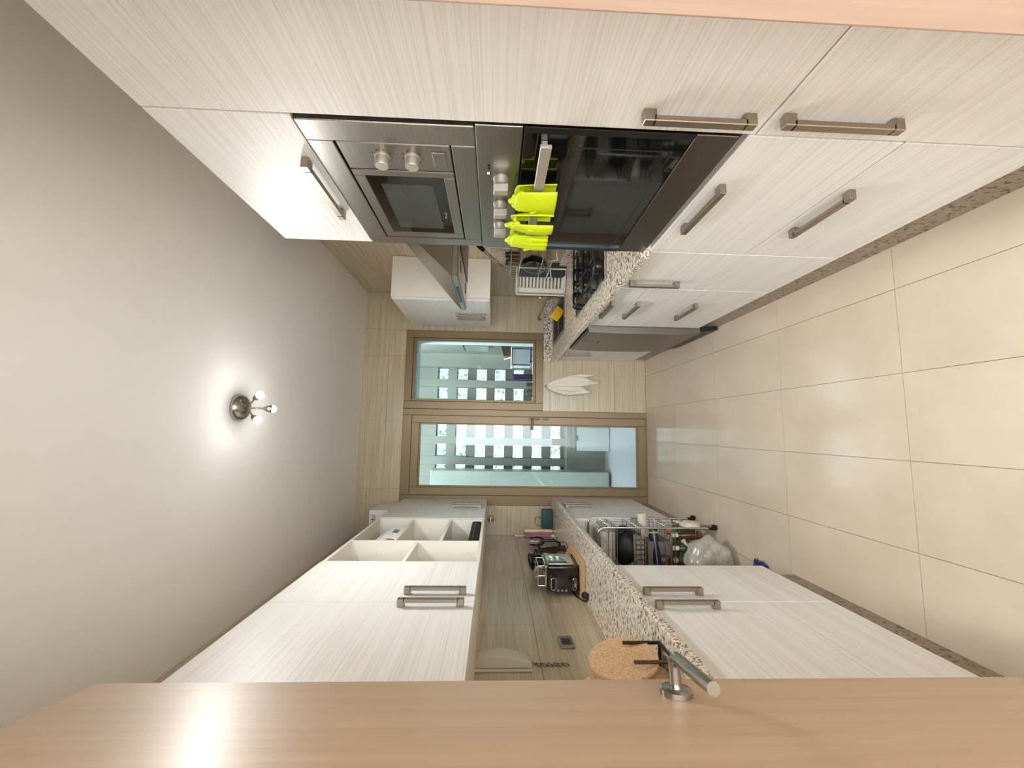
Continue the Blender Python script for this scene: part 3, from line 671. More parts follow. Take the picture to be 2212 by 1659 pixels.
obj('grease_filter', MB().box(.96, XR-.04, HY0+.04, HY1-.04, z0-.004, z0+.0005, .001), STEELD, t)
for y in (2.16, 2.50): obj('hood_lamp', MB().lathe([(0, 0), (.033, 0), (.033, .003), (0, .004)], (.888, y, z0+.0008), (0, 0, -1)), plain('unlit lamp glass', srgb(90, 88, 84), .2), t, smooth=40)
obj('control_strip', MB().box(HX0-.003, HX0, 2.2, 2.47, z0+.013, z0+.03, .001), BLACK, t)
# tea towel on its hook under the window
t = thing('tea_towel', 'white tea towel hanging from a small hook on the tiles under the window', 'towel', (.41, 3.78, .95))
m = MB()
def tw(u, v):
    s = min(1, v*1.6)**.6; hw = .012+.085*s
    x = .412+(u-.5)*2*hw + .012*math.sin(v*4)*(u-.5) + .02*v
    hem = [.33, .42, .37, .30, .44, .50, .40, .34, .47]; q = u*8; k = min(7, int(q)); L = hem[k]+(hem[k+1]-hem[k])*(q-k)
    z = .952 - v*L
    y = 3.775-.010-.030*abs(math.sin(u*PI*4.2))*(.3+.7*s) - .008*math.sin(v*6+u*5)
    return (x, y, z)
m.grid(tw, 30, 22); obj('cloth', m, plain('white cotton', srgb(240, 234, 220), .95, 0, .02), t, None, 70, .003)
obj('hook', MB().tube([(.412, 3.795, .962), (.412, 3.768, .962), (.412, 3.762, .972)], .004, 8), plain('brass hook', srgb(190, 160, 60), .3, .8), t, smooth=50)

# ------------------------------------------------------------------ left run, wall units
def upper(y0, ym, y1, lab, h):
    t = thing('wall_cabinet', lab, 'cabinet', (-.8, (y0+y1)/2, 1.49))
    obj('carcass', MB().box(XL+.002, XLU-.02, y0, y1, 1.49, 2.238, .0008), WHITE, t)
    front(t, 'door', y0, ym, 1.49, 2.24, XLU, 1, ('z', 1.528, 1.765, h[0])); front(t, 'door', ym, y1, 1.49, 2.24, XLU, 1, ('z', 1.528, 1.765, h[1]))
    return t
upper(1.0, 1.585, 2.029, 'wide white ribbed two-door wall cabinet, near left above the socket', (1.54, 1.65))
upper(2.99, 3.385, 3.786, 'white two-door wall cabinet at the far left beside the glazed door', (3.355, 3.445))
t = thing('open_shelf_unit', 'white open wall shelf unit with two bays between the left wall cabinets', 'shelf', (-.8, 2.5, 1.49))
m = MB(); x0, x1 = XL+.002, XLU-.003; T = .018
for y in (2.031, 2.399, 2.970): m.box(x0, x1, y, y+T, 1.49, 2.238, .0008)
m.box(x0, x1, 2.031+T, 2.399, 1.49, 1.508, .0008); m.box(x0, x1, 2.399+T, 2.970, 1.49, 1.508, .0008); m.box(x0, x1, 2.031+T, 2.399, 2.22, 2.238, .0008); m.box(x0, x1, 2.399+T, 2.970, 2.22, 2.238, .0008)
m.box(x0, x0+.006, 2.05, 2.97, 1.508, 2.22); obj('carcass', m, WHITE, t)
for y0, y1, z in ((2.05, 2.398, 1.858), (2.418, 2.969, 1.990), (2.418, 2.969, 1.728)): obj('shelf', MB().box(x0+.007, x1-.004, y0, y1, z-.009, z+.009, .0008), WHITE, t)
m = MB()
for z in (2.12, 2.08, 1.95, 1.89, 1.77, 1.7, 1.6, 1.57): m.lathe([(0, 0), (.005, 0), (.004, .003), (0, .003)], (-.70, 2.3985, z), (0, -1, 0), 8)
obj('shelf_pin', m, WPLAS, t)
pb = plain('white card', srgb(226, 224, 220), .6, 0, .01)
t = thing('paper_box', 'white cardboard box lying on the top shelf of the open unit', 'box', (-.75, 2.7, 2.0))
obj('carton', MB().box(-.80, -.655, 2.46, 2.74, 2.0002, 2.105, .002), pb, t); obj('lid', MB().box(-.803, -.652, 2.457, 2.743, 2.1055, 2.112, .001), pb, t)
t = thing('leaflet', 'white folded leaflet with a grey picture leaning on the top shelf', 'leaflet', (-.66, 2.7, 2.0))
M1 = Matrix.Translation((-.645, 2.62, 2.0)) @ Matrix.Rotation(math.radians(6), 4, 'Y'); obj('sheet', MB().box(-.001, .001, -.14, .14, .0006, .07, 0, 1, M1), pb, t); obj('picture', MB().box(.0011, .0015, -.02, .06, .015, .05, 0, 1, M1), plain('grey print', srgb(120, 120, 118), .6), t)
t = thing('black_pouch', 'long black fabric pouch lying in the bottom of the open shelf unit', 'pouch', (-.68, 2.7, 1.51)); 
obj('pouch_body', MB().prism(rrect(-.672, 1.5425, .028, .033, .014), 2.43, 2.955, 'y', .012, 2), plain('black felt', srgb(12, 12, 12), .9), t, smooth=50); obj('zip', MB().cyl((-.6435, 2.45, 1.55), (-.6435, 2.93, 1.55), .002, 6), BLACK, t)
tag(obj('wooden_bowl', MB().lathe([(0, 0), (.05, 0), (.085, .05), (.08, .05), (.046, .008), (0, .008)], (-.80, 2.56, 1.5085), (0, 0, 1), 24), BOARD, None, None, 50), 'shallow wooden bowl behind the black pouch in the shelf unit', 'bowl')
t = thing('carton', 'white carton with red brand lettering on top of the far left wall cabinet', 'box', (-.73, 3.5, 2.24))
obj('box', MB().box(-.86, -.655, 3.36, 3.68, 2.2405, 2.415, .002), pb, t); text('lettering', 'Tefal', .05, axes((1, 0, 0), (0, 0, 1), (0, -1, 0), (-.738, 3.3595, 2.366)), plain('red ink', srgb(130, 40, 52), .5), t)
m = MB(); m.lathe([(0, 0), (.016, 0), (.016, .0006), (0, .0006)], (-.70, 3.3596, 2.27), (0, -1, 0), 14); m.box(-.76, -.72, 3.359, 3.3597, 2.26, 2.28); obj('picture', m, plain('grey print', srgb(120, 120, 118), .6), t)
# left base units, worktop
def base(y0, ym, y1, lab, h):
    t = thing('base_cabinet', lab, 'cabinet', (-.78, (y0+y1)/2, 0))
    obj('carcass', MB().box(XL+.002, XLL-.02, y0, y1, .15, .866, .0008), WHITE, t)
    front(t, 'door', y0, ym, .154, .864, XLL, 1, ('z', .62, .85, h[0])); front(t, 'door', ym, y1, .154, .864, XLL, 1, ('z', .62, .85, h[1]))
    obj('plinth', MB().box(XLL-.06, XLL-.04, y0, y1, .0005, .149), GRAND, t); obj('plinth', MB().box(XL+.004, XLL-.061, y0+.002 if y0 > 2 else y1-.022, y0+.022 if y0 > 2 else y1-.002, .0005, .149), GRAND, t); return t
base(1.0, 1.545, 1.95, 'white two-door base cabinet at the near left under the cork trivets', (1.485, 1.605))
base(2.945, 3.375, 3.786, 'white two-door base cabinet at the far left beside the glazed door', (3.335, 3.42))
t = thing('worktop', 'shallow speckled cream granite worktop on the left holding the toaster', 'worktop', (-.78, 2.4, .87))
obj('slab', MB().prism([(-.60, 1.10), (-.63, 1.05), (XL+.002, 1.05), (XL+.002, YB-.014), (-.60, YB-.014)], .8675, .90, 'z', .003, 1), GRAN, t)
# things on the left worktop
t = thing('cutting_board', 'bamboo cutting board with a black cord loop under the toaster', 'board', (-.85, 2.6, .9))
pl = [(-.952, 2.375), (-.752, 2.375), (-.742, 2.39), (-.742, 2.70), (-.75, 2.76), (-.80, 2.85), (-.80, 2.93), (-.815, 2.945), (-.865, 2.945), (-.88, 2.93), (-.88, 2.85), (-.945, 2.76), (-.952, 2.70)]
obj('plank', MB().prism(pl, .9006, .9186, 'z', .003, 1), BOARD, t); obj('cord_loop', MB().tube(arc((-.79, 2.885, .943), .030, 0, 2*PI*.97, 20, (.6, .8, 0), (0, 0, 1)), .0026, 8, True), BLACK, t, smooth=50)
t = thing('toaster', 'black toaster with chrome side and wire bun rack on the bamboo board', 'toaster', (-.857, 2.57, .92))
x0, x1, y0, y1, z0, z1 = -.93, -.782, 2.45, 2.715, .926, 1.112
obj('shell', MB().box(x0, x1, y0, y1, z0, z1, .016, 3), plain('glossy black', srgb(14, 13, 13), .18, 0, .01, .6), t, smooth=40)
obj('chrome_side', MB().box(x1-.004, x1+.004, y0+.02, y1-.004, z0+.022, z1-.012, .003, 2), CHROME, t, smooth=40)
obj('chrome_top', MB().box(x0+.012, x1-.01, y0+.015, y1-.01, z1-.006, z1+.006, .003, 2), CHROME, t, smooth=40)
for x in (-.89, -.826): obj('bread_slot', MB().box(x-.012, x+.012, y0+.04, y1-.05, z1+.0055, z1+.0066), BLACK, t)
m = MB()
for x in (-.912, -.856, -.80): m.tube([(x, y0+.05, z1+.004), (x, y0+.05, z1+.045), (x, y1-.06, z1+.045), (x, y1-.06, z1+.004)], .0032, 8)
for y in (y0+.05, y1-.06): m.cyl((-.912, y, z1+.045), (-.80, y, z1+.045), .0032, 8)
obj('bun_rack', m, CHROME, t, smooth=50)
for z, hh in ((1.072, .0135), (.948, .011)):
    lp = [(-.885+u, z+v) for u, v in rrect(0, 0, .032, hh, .010)]
    lp = [(p[0], p[1]) for p in lp]
    s_ = obj('lever_slot', MB().prism(lp, y0-.0015, y0+.004, 'y'), BLACK, t)
    obj('chrome_rim', MB().tube([(p[0], y0-.002, p[1]) for p in lp], .0026, 6, True), CHROME, s_, smooth=50)
obj('lever', MB().box(-.90, -.862, y0-.014, y0-.002, .943, .953, .002), CHROME, t)
for z in (1.046, 1.022, .998): obj('button', MB().lathe([(0, 0), (.0075, 0), (.0075, .004), (.006, .006), (0, .006)], (-.918, y0-.0005, z), (0, -1, 0), 14), SATIN, t, smooth=40)
for x in (-.915, -.797):
    for y in (2.475, 2.69): obj('foot', MB().cyl((x, y, .9187), (x, y, .927), .009, 10), BLACK, t)
obj('power_cord', MB().tube([(-.93, 2.48, .955), (-.945, 2.44, .945), (-.945, 2.40, .93), (-.94, 2.355, .912), (-.925, 2.33, .905), (-.91, 2.31, .905)], .0045, 8), BLACK, t, smooth=50)
obj('plug', MB().lathe([(0, 0), (.014, 0), (.018, .012), (.018, .03), (.01, .042), (0, .042)], (-.905, 2.335, .919), (.5, -1, 0), 14), BLACK, t, smooth=50)
t = thing('kettle', 'dark kettle with looped handle standing behind the toaster', 'kettle', (-.87, 2.95, .9))
obj('body', MB().lathe([(0, 0), (.066, 0), (.07, .02), (.064, .12), (.052, .2), (.046, .215), (0, .22)], (-.872, 2.95, .9008), (0, 0, 1), 24), plain('dark brown gloss', srgb(34, 24, 20), .15, 0, .02, .7), t, smooth=40)
obj('lid', MB().lathe([(0, .221), (.045, .221), (.04, .235), (.012, .242), (.012, .258), (0, .26)], (-.872, 2.95, .9008), (0, 0, 1), 20), BLACK, t, smooth=40)
obj('handle', MB().tube([(-.825, 2.95, 1.10), (-.80, 2.95, 1.11), (-.775, 2.95, 1.09), (-.77, 2.95, 1.0), (-.785, 2.95, .96), (-.81, 2.95, .955)], .0095, 10), BLACK, t, smooth=50)
t = thing('pepper_mill', 'black kitchen mill with broad flat cap behind the toaster rack', 'mill', (-.87, 2.80, .9))
M1 = Matrix.Translation((-.868, 2.80, 1.172)) @ Matrix.Rotation(math.radians(-14), 4, 'Y'); m = MB().blob((0, 0, 0), (.058, .045, .019), 20, 10); bmesh.ops.transform(m.bm, matrix=M1, verts=m.bm.verts)
obj('dome', m, BLACK, t, smooth=50); obj('stem', MB().cyl((-.87, 2.80, .9005), (-.87, 2.80, 1.16), .03, 16), BLACK, t, smooth=50); obj('stem_base', MB().lathe([(0, 0), (.046, 0), (.044, .012), (0, .014)], (-.87, 2.80, .9003)), BLACK, t, smooth=40)
t = thing('rolling_pin', 'pink rolling pin with cream ends standing upright in the left corner', 'rolling pin', (-.905, 3.6, .9))
obj('roller', MB().cyl((-.905, 3.6, .93), (-.905, 3.6, 1.16), .0165, 16), plain('pink silicone', srgb(176, 96, 150), .4), t, smooth=40)
obj('handle', MB().lathe([(0, 0), (.012, 0), (.015, .01), (.012, .029), (0, .029)], (-.905, 3.6, .9006), (0, 0, 1), 14), CREAMWOOD, t, smooth=40); obj('handle', MB().lathe([(0, 1.161), (.009, 1.161), (.009, 1.225), (.012, 1.23), (.012, 1.243), (0, 1.246)], (-.905, 3.6, 0), (0, 0, 1), 14), CREAMWOOD, t, smooth=40)
t = thing('wooden_stick', 'cream wooden roll standing beside the pink rolling pin', 'kitchen tool', (-.868, 3.6, .9)); obj('rod', MB().lathe([(0, 0), (.013, 0), (.0145, .01), (.0145, .25), (.011, .258), (0, .258)], (-.868, 3.62, .9006), (0, 0, 1), 14), CREAMWOOD, t, smooth=40); obj('collar', MB().lathe([(.0146, .0), (.019, 0), (.019, .014), (.0146, .014)], (-.868, 3.62, .905), (0, 0, 1), 14), SATIN, t, smooth=40)
t = thing('teal_speaker', 'dark teal box with black cord loop at the far end of the worktop', 'speaker', (-.78, 3.7, .9))
obj('case', MB().box(-.865, -.70, 3.68, 3.745, .9006, 1.0, .012, 3), plain('dark teal', srgb(50, 78, 76), .6), t, smooth=40); obj('cord', MB().tube([(-.78, 3.70, 1.0), (-.765, 3.70, 1.03), (-.775, 3.70, 1.055), (-.81, 3.70, 1.06), (-.84, 3.70, 1.04), (-.845, 3.70, 1.0)], .0022, 6), BLACK, t, smooth=50)
t = thing('wine_glass', 'clear stemmed wine glass behind the toaster beside the rolling pin', 'glass', (-.9, 3.4, .9))
obj('bowl', MB().lathe([(.004, .1), (.02, .108), (.036, .14), (.038, .17), (.031, .225), (.0298, .225), (.0365, .17), (.034, .142), (.018, .112), (0, .106)], (-.902, 3.42, .9006), (0, 0, 1), 20), CLEARG, t, smooth=60)
obj('stem', MB().lathe([(0, 0), (.034, 0), (.032, .003), (.005, .009), (.004, .1), (0, .1)], (-.902, 3.42, .9006), (0, 0, 1), 16), CLEARG, t, smooth=50)
t = thing('gas_valve', 'small brass and chrome gas valve on the tiles under the far left cabinet', 'valve', (-.81, 3.8, 1.45))
obj('rosette', MB().lathe([(0, 0), (.03, 0), (.026, .006), (.012, .008), (.012, .03), (0, .03)], (-.81, YB-.001, 1.452), (0, -1, 0), 18), plain('worn brass', srgb(150, 116, 70), .35, .8), t, smooth=40); obj('tap_handle', MB().box(-.832, -.788, YB-.05, YB-.0315, 1.447, 1.457, .003, 2), CHROME, t)
t = thing('wall_socket', 'grey wall socket in a steel plate on the left tiles above the worktop', 'socket', (XL, 1.9, 1.08))
obj('plate', MB().box(XL+.0006, XL+.009, 1.89, 1.99, 1.055, 1.120, .003, 2), SATIN, t); obj('insert', MB().box(XL+.0092, XL+.011, 1.915, 1.965, 1.065, 1.11, .001), plain('dark grey plastic', srgb(70, 66, 62), .5), t)
m = MB(); m.lathe([(0, 0), (.016, 0), (.016, .001), (0, .001)], (XL+.0112, 1.94, 1.087), (1, 0, 0), 16); obj('receptacle', m, BLACK, t)
t = thing('emergency_light', 'curved cream plastic light fitting on the left tiles under the wall cabinet', 'light fitting', (XL, 1.80, 1.38))
pr = [(XL+.0125, 1.495)]+[(XL+.022+.012*(1-k/14)+.03*math.sin(PI*k/14)**.7, 1.494-.229*k/14) for k in range(15)]+[(XL+.0125, 1.264)]
obj('cover', MB().prism(pr, 1.722, 1.79, 'y', .005, 2), CPLAS, t, smooth=30); obj('back_plate', MB().box(XL+.0006, XL+.012, 1.716, 1.796, 1.262, 1.497, .003), CPLAS, t)
m = MB(); pts = []
for k in range(70):
    s_ = k/69; pts.append((XL+.004, 1.765+.013*math.sin(k*1.35)+.005*math.sin(k*.47), 1.252-.145*s_+.006*math.sin(k*2.1)))
m.tube(pts, .0011, 5); o = obj('wall_decoration', m, plain('dark wire', srgb(50, 46, 42), .5), None, None, 50); tag(o, 'thin dark scribbled wire ornament hanging below the cream light fitting', 'ornament')
# napkin holder with cork trivets, plate
t = thing('trivet_holder', 'dark metal upright holder with square loops around the cork trivets', 'holder', (-.72, 1.25, .9))
ST = plain('dark bronze metal', srgb(88, 74, 60), .35, .8)
m = MB()
for x, hz in ((-.648, 1.022), (-.752, 1.06)):
    m.tube([(x, 1.318, hz), (x, 1.318, .9065), (x, 1.212, .9065), (x, 1.212, hz)], .0055, 4)
for y in (1.318, 1.212): m.tube([(-.648, y, .9065), (-.752, y, .9065)], .0055, 4)
obj('wire_frame', m, ST, t)
def disc(name, c, d, r, th, mat, lab, cat):
    d = Vector(d).normalized(); o = obj(name, MB().lathe([(0, -th/2), (r-.001, -th/2), (r, -th/2+.001), (r, th/2-.001), (r-.001, th/2), (0, th/2)], c, d, 40), mat, None, None, 40); return tag(o, lab, cat)
disc('cork_trivet', (-.668, 1.268, 1.036), (1, -.05, .16), .101, .009, CORK, 'small round cork trivet at the front of the dark metal holder', 'trivet')
disc('cork_trivet', (-.708, 1.225, 1.028), (1, -.05, .10), .116, .011, CORK, 'large round cork trivet right behind the small one', 'trivet')
t = thing('plate', 'green plate with white rim standing behind the cork trivets', 'plate', (-.80, 1.20, .9))
obj('dish', MB().lathe([(0, 0), (.11, 0), (.142, .014), (.142, .018), (.108, .004), (0, .004)], (-.795, 1.20, 1.052), (1, .1, .14), 40), WPLAS, t, smooth=40); obj('glaze', MB().lathe([(0, .0045), (.107, .0045), (.13, .0135), (.129, .0145), (.106, .0055), (0, .0055)], (-.795, 1.20, 1.052), (1, .1, .14), 40), plain('green glaze', srgb(140, 166, 100), .3), t, smooth=40)
tag(obj('wooden_coaster', MB().box(-.004, .004, -.05, .05, -.05, .05, .003, 1, Matrix.Translation((-.735, 1.25, 1.11)) @ Matrix.Rotation(math.radians(45), 4, 'X')), CREAMWOOD), 'cream square coaster behind the cork trivets', 'coaster')
t = thing('tumbler', 'amber liquid in a clear tumbler beyond the cork trivets', 'tumbler', (-.8, 1.38, .9))
obj('glass', MB().lathe([(0, 0), (.036, 0), (.042, .14), (.0395, .14), (.034, .006), (0, .006)], (-.80, 1.40, .9006), (0, 0, 1), 20), CLEARG, t, smooth=50); obj('liquid', MB().lathe([(0, .007), (.0335, .007), (.0368, .085), (0, .085)], (-.80, 1.40, .9006), (0, 0, 1), 20), plain('amber', srgb(86, 58, 24), .2), t, smooth=40)

# ------------------------------------------------------------------ gap under the left worktop: trolley and what it carries
t = thing('wire_trolley', 'chrome wire trolley on castors in the gap under the left worktop', 'trolley', (-.74, 2.76, 0))
YA, YZ, XA, XZ = 2.62, 2.905, -.605, -.89
m = MB()
for y in (YA, YZ): m.tube([(XA, y, .05), (XA, y, .735), (XA-.012, y, .755), (XA-.035, y, .765), (XZ+.035, y, .765), (XZ+.01, y, .75), (XZ, y, .73), (XZ, y, .05)], .0062, 10)
m.cyl((XA, YA, .755), (XA, YZ, .755), .006, 10); m.cyl((XZ, YA, .745), (XZ, YZ, .745), .006, 10); obj('frame', m, CHROME, t, smooth=50)
tiers = (.645, .465, .275, .085)
for zb in tiers:
    m = MB()
    for z in (zb, zb+.028, zb+.056): m.tube([(XA, YA, z), (XA, YZ, z), (XZ, YZ, z), (XZ, YA, z)], .0028, 6, True)
    for k in range(1, 7): m.tube([(XA, YA+.0407*k, zb+.056), (XA, YA+.0407*k, zb), (XZ, YA+.0407*k, zb), (XZ, YA+.0407*k, zb+.056)], .0018, 5)
    obj('wire_basket', m, CHROME, t, smooth=50)
for y in (YA, YZ):
    for x in (XA, XZ):
        c = obj('castor', MB().lathe([(0, -.010), (.016, -.010), (.0175, -.007), (.0175, .007), (.016, .010), (0, .010)], (x+.006, y, .018), (0, 1, 0), 16), BLACK, t, smooth=40)
        obj('castor_fork', MB().box(x-.008, x+.008, y-.0135, y+.0135, .03, .056, .003), BLACK, c)
for y, lb in ((2.655, 'clear plastic food box in the top trolley basket, in front of the other one'), (2.765, 'clear plastic food box in the top trolley basket, behind the other one')):
    t = thing('food_box', lb, 'box', (-.74, y+.05, .648), 0, 'clear boxes in the trolley'); m = MB(); z0 = .6492
    m.box(-.86, -.64, y, y+.1, z0, z0+.003); m.box(-.86, -.857, y, y+.1, z0, z0+.085); m.box(-.643, -.64, y, y+.1, z0, z0+.085); m.box(-.86, -.64, y, y+.003, z0, z0+.085); m.box(-.86, -.64, y+.097, y+.1, z0, z0+.085)
    obj('tub', m, FILM, t); obj('lid', MB().box(-.863, -.637, y-.003, y+.103, z0+.0855, z0+.093, .002), FILM, t)
def lumpy(c, r, s, amp, seed, seg=22, rings=14):
    rr = random.Random(seed); ph = [rr.uniform(0, 6) for _ in range(6)]
    return MB().blob(c, r, seg, rings, lambda n: 1+amp*(math.sin(n.x*s+ph[0])*math.sin(n.z*s*1.3+ph[1])+.6*math.sin(n.y*s*1.7+ph[2]+n.z*3)))
t = thing('black_bag', 'black fabric bag filling the second trolley basket', 'bag', (-.745, 2.76, .47)); obj('bag_body', lumpy((-.748, 2.763, .553), (.125, .122, .082), 3, .04, 3), plain('black nylon', srgb(16, 14, 15), .6), t, smooth=70); obj('strap', MB().tube([(-.66, 2.70, .60), (-.63, 2.68, .57), (-.635, 2.66, .52), (-.66, 2.65, .485)], .007, 8), BLACK, t, smooth=50)
t = thing('ice_cube_tray', 'pale plastic ice cube tray stood in the second trolley basket near end', 'tray', (-.79, 2.635, .47))
m = MB(); zc = .4695
for k in range(7): m.box(-.86+.03*k, -.836+.03*k, 2.627, 2.641, zc, zc+.06, .002)
obj('cells', m, plain('grey clear plastic', srgb(130, 126, 118), .3), t); obj('tray_rim', MB().box(-.868, -.648, 2.624, 2.644, zc+.0605, zc+.066, .002), plain('grey clear plastic', srgb(130, 126, 118), .3), t)
tag(obj('grey_box', MB().box(-.87, -.70, 2.66, 2.85, .2795, .435, .004), plain('grey card', srgb(104, 98, 90), .7)), 'plain grey box in the third trolley basket', 'box')
t = thing('paper_roll', 'white paper roll poking out of the front of the third trolley basket', 'roll', (-.6, 2.77, .4)); d0 = Vector((-.95, .10, -.12)).normalized()
obj('roll', MB().lathe([(.019, 0), (.029, 0), (.029, .2), (0, .2), (0, .004), (.019, .004)], (-.545, 2.79, .427), d0, 24), plain('white paper', srgb(224, 214, 198), .8), t, smooth=40); obj('core', MB().lathe([(.016, .001), (.0188, .001), (.0188, .04), (.016, .04)], (-.545, 2.79, .427), d0, 18), plain('cardboard core', srgb(150, 126, 96), .8), t, smooth=40)
NAVY = plain('navy foil', srgb(28, 38, 56), .35)
t = thing('navy_packet', 'navy packet with yellow end band lying in the third trolley basket', 'packet', (-.72, 2.65, .3)); d1 = Vector((-.97, -.18, -.05)).normalized()
obj('packet', MB().lathe([(0, 0), (.026, 0), (.028, .01), (.028, .2), (.024, .21), (0, .21)], (-.63, 2.70, .385), d1, 16), NAVY, t, smooth=40)
m = MB()
for k in range(5): m.box(-.006, .006, -.0012, .0012, -.002, .002, 0, 1, Matrix.Translation((-.638-.012*(k % 2), 2.672+.004*(k % 2), .378+.009*k-.01)))
obj('yellow_mark', MB().lathe([(.0281, .014), (.0287, .014), (.0287, .024), (.0281, .024)], (-.63, 2.70, .385), d1, 16), plain('yellow print', srgb(200, 170, 60), .5), t); m.bm.free()
obj('pale_stripe', MB().cyl(Vector((-.655, 2.668, .392)), Vector((-.84, 2.634, .383)), .0022, 6), plain('pale print', srgb(150, 156, 160), .4), t)
t = thing('snack_bag', 'brown crumpled snack bag beside the navy packet in the trolley', 'bag', (-.82, 2.64, .28)); obj('bag_body', lumpy((-.825, 2.655, .325), (.05, .03, .042), 3, .08, 5), plain('brown foil', srgb(80, 52, 42), .4), t, smooth=70); obj('seal', MB().box(-.84, -.81, 2.64, 2.67, .3655, .377, .002), plain('brown foil', srgb(80, 52, 42), .4), t)
def bottle(x, y, z, r, h, mat, capm, lab, cap_h=.03):
    t = thing('bottle', lab, 'bottle', (x, y, z), 0, 'bottles in the bottom trolley basket')
    obj('bottle_body', MB().lathe([(0, 0), (r, 0), (r, h*.62), (r*.75, h*.72), (r*.38, h*.82), (r*.36, h-cap_h), (0, h-cap_h)], (x, y, z), (0, 0, 1), 18), mat, t, smooth=40)
    obj('cap', MB().lathe([(0, h-cap_h+.0005), (r*.46, h-cap_h+.0005), (r*.46, h), (0, h)], (x, y, z), (0, 0, 1), 14), capm, t, smooth=40); return t
GRN = plain('green bottle', srgb(58, 92, 54), .15); AMB = plain('brown bottle', srgb(84, 58, 28), .15); RED = plain('orange red cap', srgb(206, 84, 50), .4)
bottle(-.66, 2.74, .0895, .030, .19, GRN, RED, 'green bottle with orange cap in the bottom trolley basket')
bottle(-.66, 2.665, .0895, .028, .185, AMB, WPLAS, 'brown bottle with white cap at the front of the bottom basket', .05)
bottle(-.74, 2.665, .0895, .030, .18, GRN, WPLAS, 'green bottle with white cap in the middle of the bottom basket', .04)
bottle(-.82, 2.68, .0895, .032, .175, GRN, CREAMWOOD, 'green bottle with pale cap at the back of the bottom basket')
t = thing('plastic_bag', 'clear crumpled plastic bag of empties on the floor in front of the trolley', 'bag', (-.77, 2.47, 0))
obj('film', lumpy((-.75, 2.475, .138), (.125, .118, .128), 5, .09, 9, 34, 22), FILM, t, smooth=70); obj('knot', MB().tube([(-.70, 2.53, .20), (-.685, 2.56, .235), (-.67, 2.58, .24)], [.02, .008, .016], 8), FILM, t, smooth=60)
for x, y, q, lb in ((-.80, 2.475, .3, 'green bottle inside the clear plastic bag, lying lowest'), (-.75, 2.50, -.5, 'green bottle inside the clear plastic bag, lying uppermost')):
    t = thing('bottle', lb, 'bottle', (x, y, .06), 0, 'bottles in the plastic bag'); z = .045 if q > 0 else .115
    obj('bottle_body', MB().lathe([(0, 0), (.028, 0), (.028, .085), (.012, .115), (.012, .13), (0, .13)], (x-.05, y, z), (1, q*.3, .08), 16), GRN, t, smooth=40)
t = thing('cloth_bag', 'cream cotton bag hanging on the lower front of the trolley', 'bag', (-.6, 2.68, .2))
obj('bag_body', lumpy((-.598, 2.69, .14), (.026, .065, .06), 4, .1, 12), plain('cream cotton', srgb(216, 204, 182), .9), t, smooth=70); obj('handle', MB().tube([(-.592, 2.70, .185), (-.585, 2.705, .225), (-.585, 2.745, .225), (-.592, 2.75, .185)], .006, 8), plain('cream cotton', srgb(216, 204, 182), .9), t, smooth=50)
t = thing('blue_bottle', 'small dark blue bottle with black cap lying on the floor by the near left plinth', 'bottle', (-.69, 2.17, 0))
BLU = plain('blue plastic', srgb(24, 44, 96), .25)
obj('bottle_body', MB().box(-.79, -.672, 2.125, 2.19, .0006, .052, .014, 3), BLU, t, smooth=40); obj('cap', MB().cyl((-.672, 2.175, .034), (-.655, 2.18, .036), .009, 12), BLACK, t, smooth=40); obj('shoulder', MB().box(-.676, -.664, 2.15, 2.188, .012, .046, .004, 2), BLU, t)

# ------------------------------------------------------------------ ceiling lamp
t = thing('ceiling_lamp', 'small nickel ceiling lamp with three lit spot bulbs', 'lamp', (.084, 2.02, H))
c0 = Vector((.084, 2.02, H))
obj('canopy', MB().lathe([(0, .001), (.066, .001), (.066, .008), (.062, .02), (.05, .034), (.03, .043), (0, .046)], c0, (0, 0, -1), 32), SATIN, t, smooth=40)
bulbs = emit('lit bulb', (.985, 1, .99, 1), BULB)
for a in (90, 218, 322):
    d = Vector((math.cos(math.radians(a)), math.sin(math.radians(a)), 0)); e = c0+d*.058+Vector((0, 0, -.098)); ax = (d*.55+Vector((0, 0, -.62))).normalized()
    ax = (d*.5+Vector((0, 0, -.85))).normalized()
    ar = obj('arm', MB().tube([c0+Vector((0, 0, -.044))+d*.012, c0+d*.03+Vector((0, 0, -.072)), e], .0042, 10), SATIN, t, smooth=50)
    cu = obj('cup', MB().lathe([(0, -.010), (.008, -.008), (.014, .004), (.020, .026), (.0195, .0275), (.0135, .007), (0, .004)], e, ax, 20), SATIN, t, smooth=40)
    bl = MB().blob(e+ax*.031, .0185, 16, 11); obj('bulb', bl, bulbs, cu, smooth=80)
    sl = bpy.data.lights.new('spot_bulb_light', 'SPOT'); sl.energy = SPOT; sl.color = (.985, 1, .99); sl.spot_size = math.radians(166); sl.spot_blend = 1; sl.shadow_soft_size = .016
    so = bpy.data.objects.new('spot_bulb_light', sl); COL.objects.link(so); so.location = e+ax*.066-t.location; so.parent = t
    so.rotation_euler = Vector((d.x*.2, d.y*.2, -1)).to_track_quat('-Z', 'Y').to_euler()

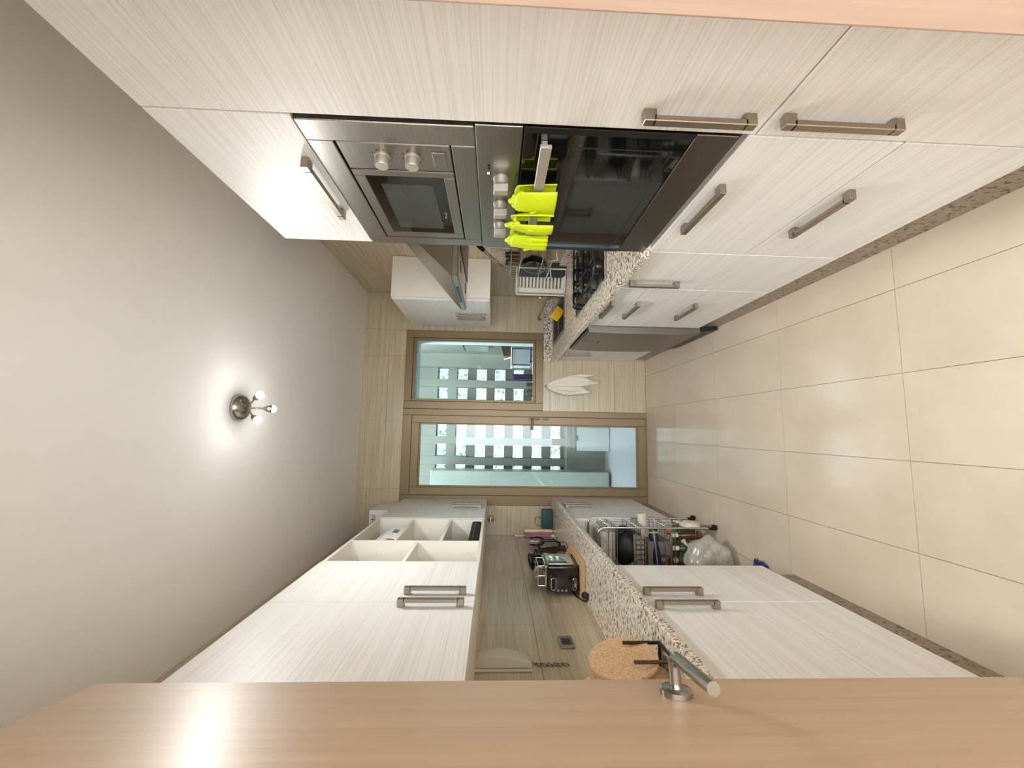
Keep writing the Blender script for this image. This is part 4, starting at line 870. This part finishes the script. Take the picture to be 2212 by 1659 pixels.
# ------------------------------------------------------------------ open kitchen door in the left foreground
P = Vector((-.448, .801, 0)); D = Vector((-.305, .014, 0))-P; D.normalize(); P = P+D*.025; N = Vector((.984, .179, 0))   # N faces the camera
MD = axes(D, N, (0, 0, 1), P); MD = MD.to_4x4()
dr = thing('door_1', 'x', 'door', P[:]); del dr['category']; del dr['label']; dr['kind'] = 'structure'
obj('door_leaf', MB().box(0, .79, -.040, 0, .012, 2.10, .002, 2, MD), WOOD, dr)
def lever(sg):
    o = .0 if sg > 0 else -.040
    q = lambda u, n, z: MD @ Vector((u, o+sg*n, z))
    m = MB().lathe([(0, .0003), (.026, .0003), (.026, .008), (.024, .0095), (0, .0095)], q(.062, 0, 1.118), tuple(N*sg), 28)
    obj('rose', m, SATIN, dr, smooth=40)
    pts = [q(.062, .009, 1.118), q(.062, .040, 1.118)]+[q(.062+.016*math.sin(a*PI/12), .040+.016*(1-math.cos(a*PI/12)), 1.118) if False else q(.062+.016*(1-math.cos(a*PI/12)), .040+.016*math.sin(a*PI/12), 1.118) for a in range(1, 7)]+[q(.195, .056, 1.118)]
    obj('lever_handle', MB().tube(pts, .0098, 16), SATIN, dr, smooth=50)
lever(1); lever(-1)
# ------------------------------------------------------------------ hall behind the camera
m = MB(); m.box(-1.6, -1.3, -2.6, -2.5, -.1, H); m.box(1.0, 1.8, -2.6, -2.5, -.1, H); m.box(-1.3, 1.0, -2.6, -2.5, 2.4, H); m.box(-1.7, -1.6, -2.6, -.12, -.1, H); m.box(1.8, 1.9, -2.6, -.12, -.1, H)  # wide opening added in the end wall to let in sky fill
struct('wall_hall', m, PAINT); struct('floor_hall', MB().box(-1.7, 1.9, -2.6, .015, -.12, -.002), FTILE); struct('ceiling_hall', MB().box(-1.7, 1.9, -2.6, -.31, H, H+.1), PAINT)
t = thing('ceiling_lamp', 'added unseen fill lamp on the hall ceiling outside the kitchen doorway', 'lamp', (.1, -1.2, H)); obj('globe', MB().lathe([(0, .06), (.08, .05), (.13, .02), (.14, .001)], (.1, -1.2, H-.001), (0, 0, -1), 24), emit('added hall fill glow', (.985, 1, .99, 1), HALL_FILL), t, smooth=40)  # unseen lamp added to brighten the kitchen through the doorway
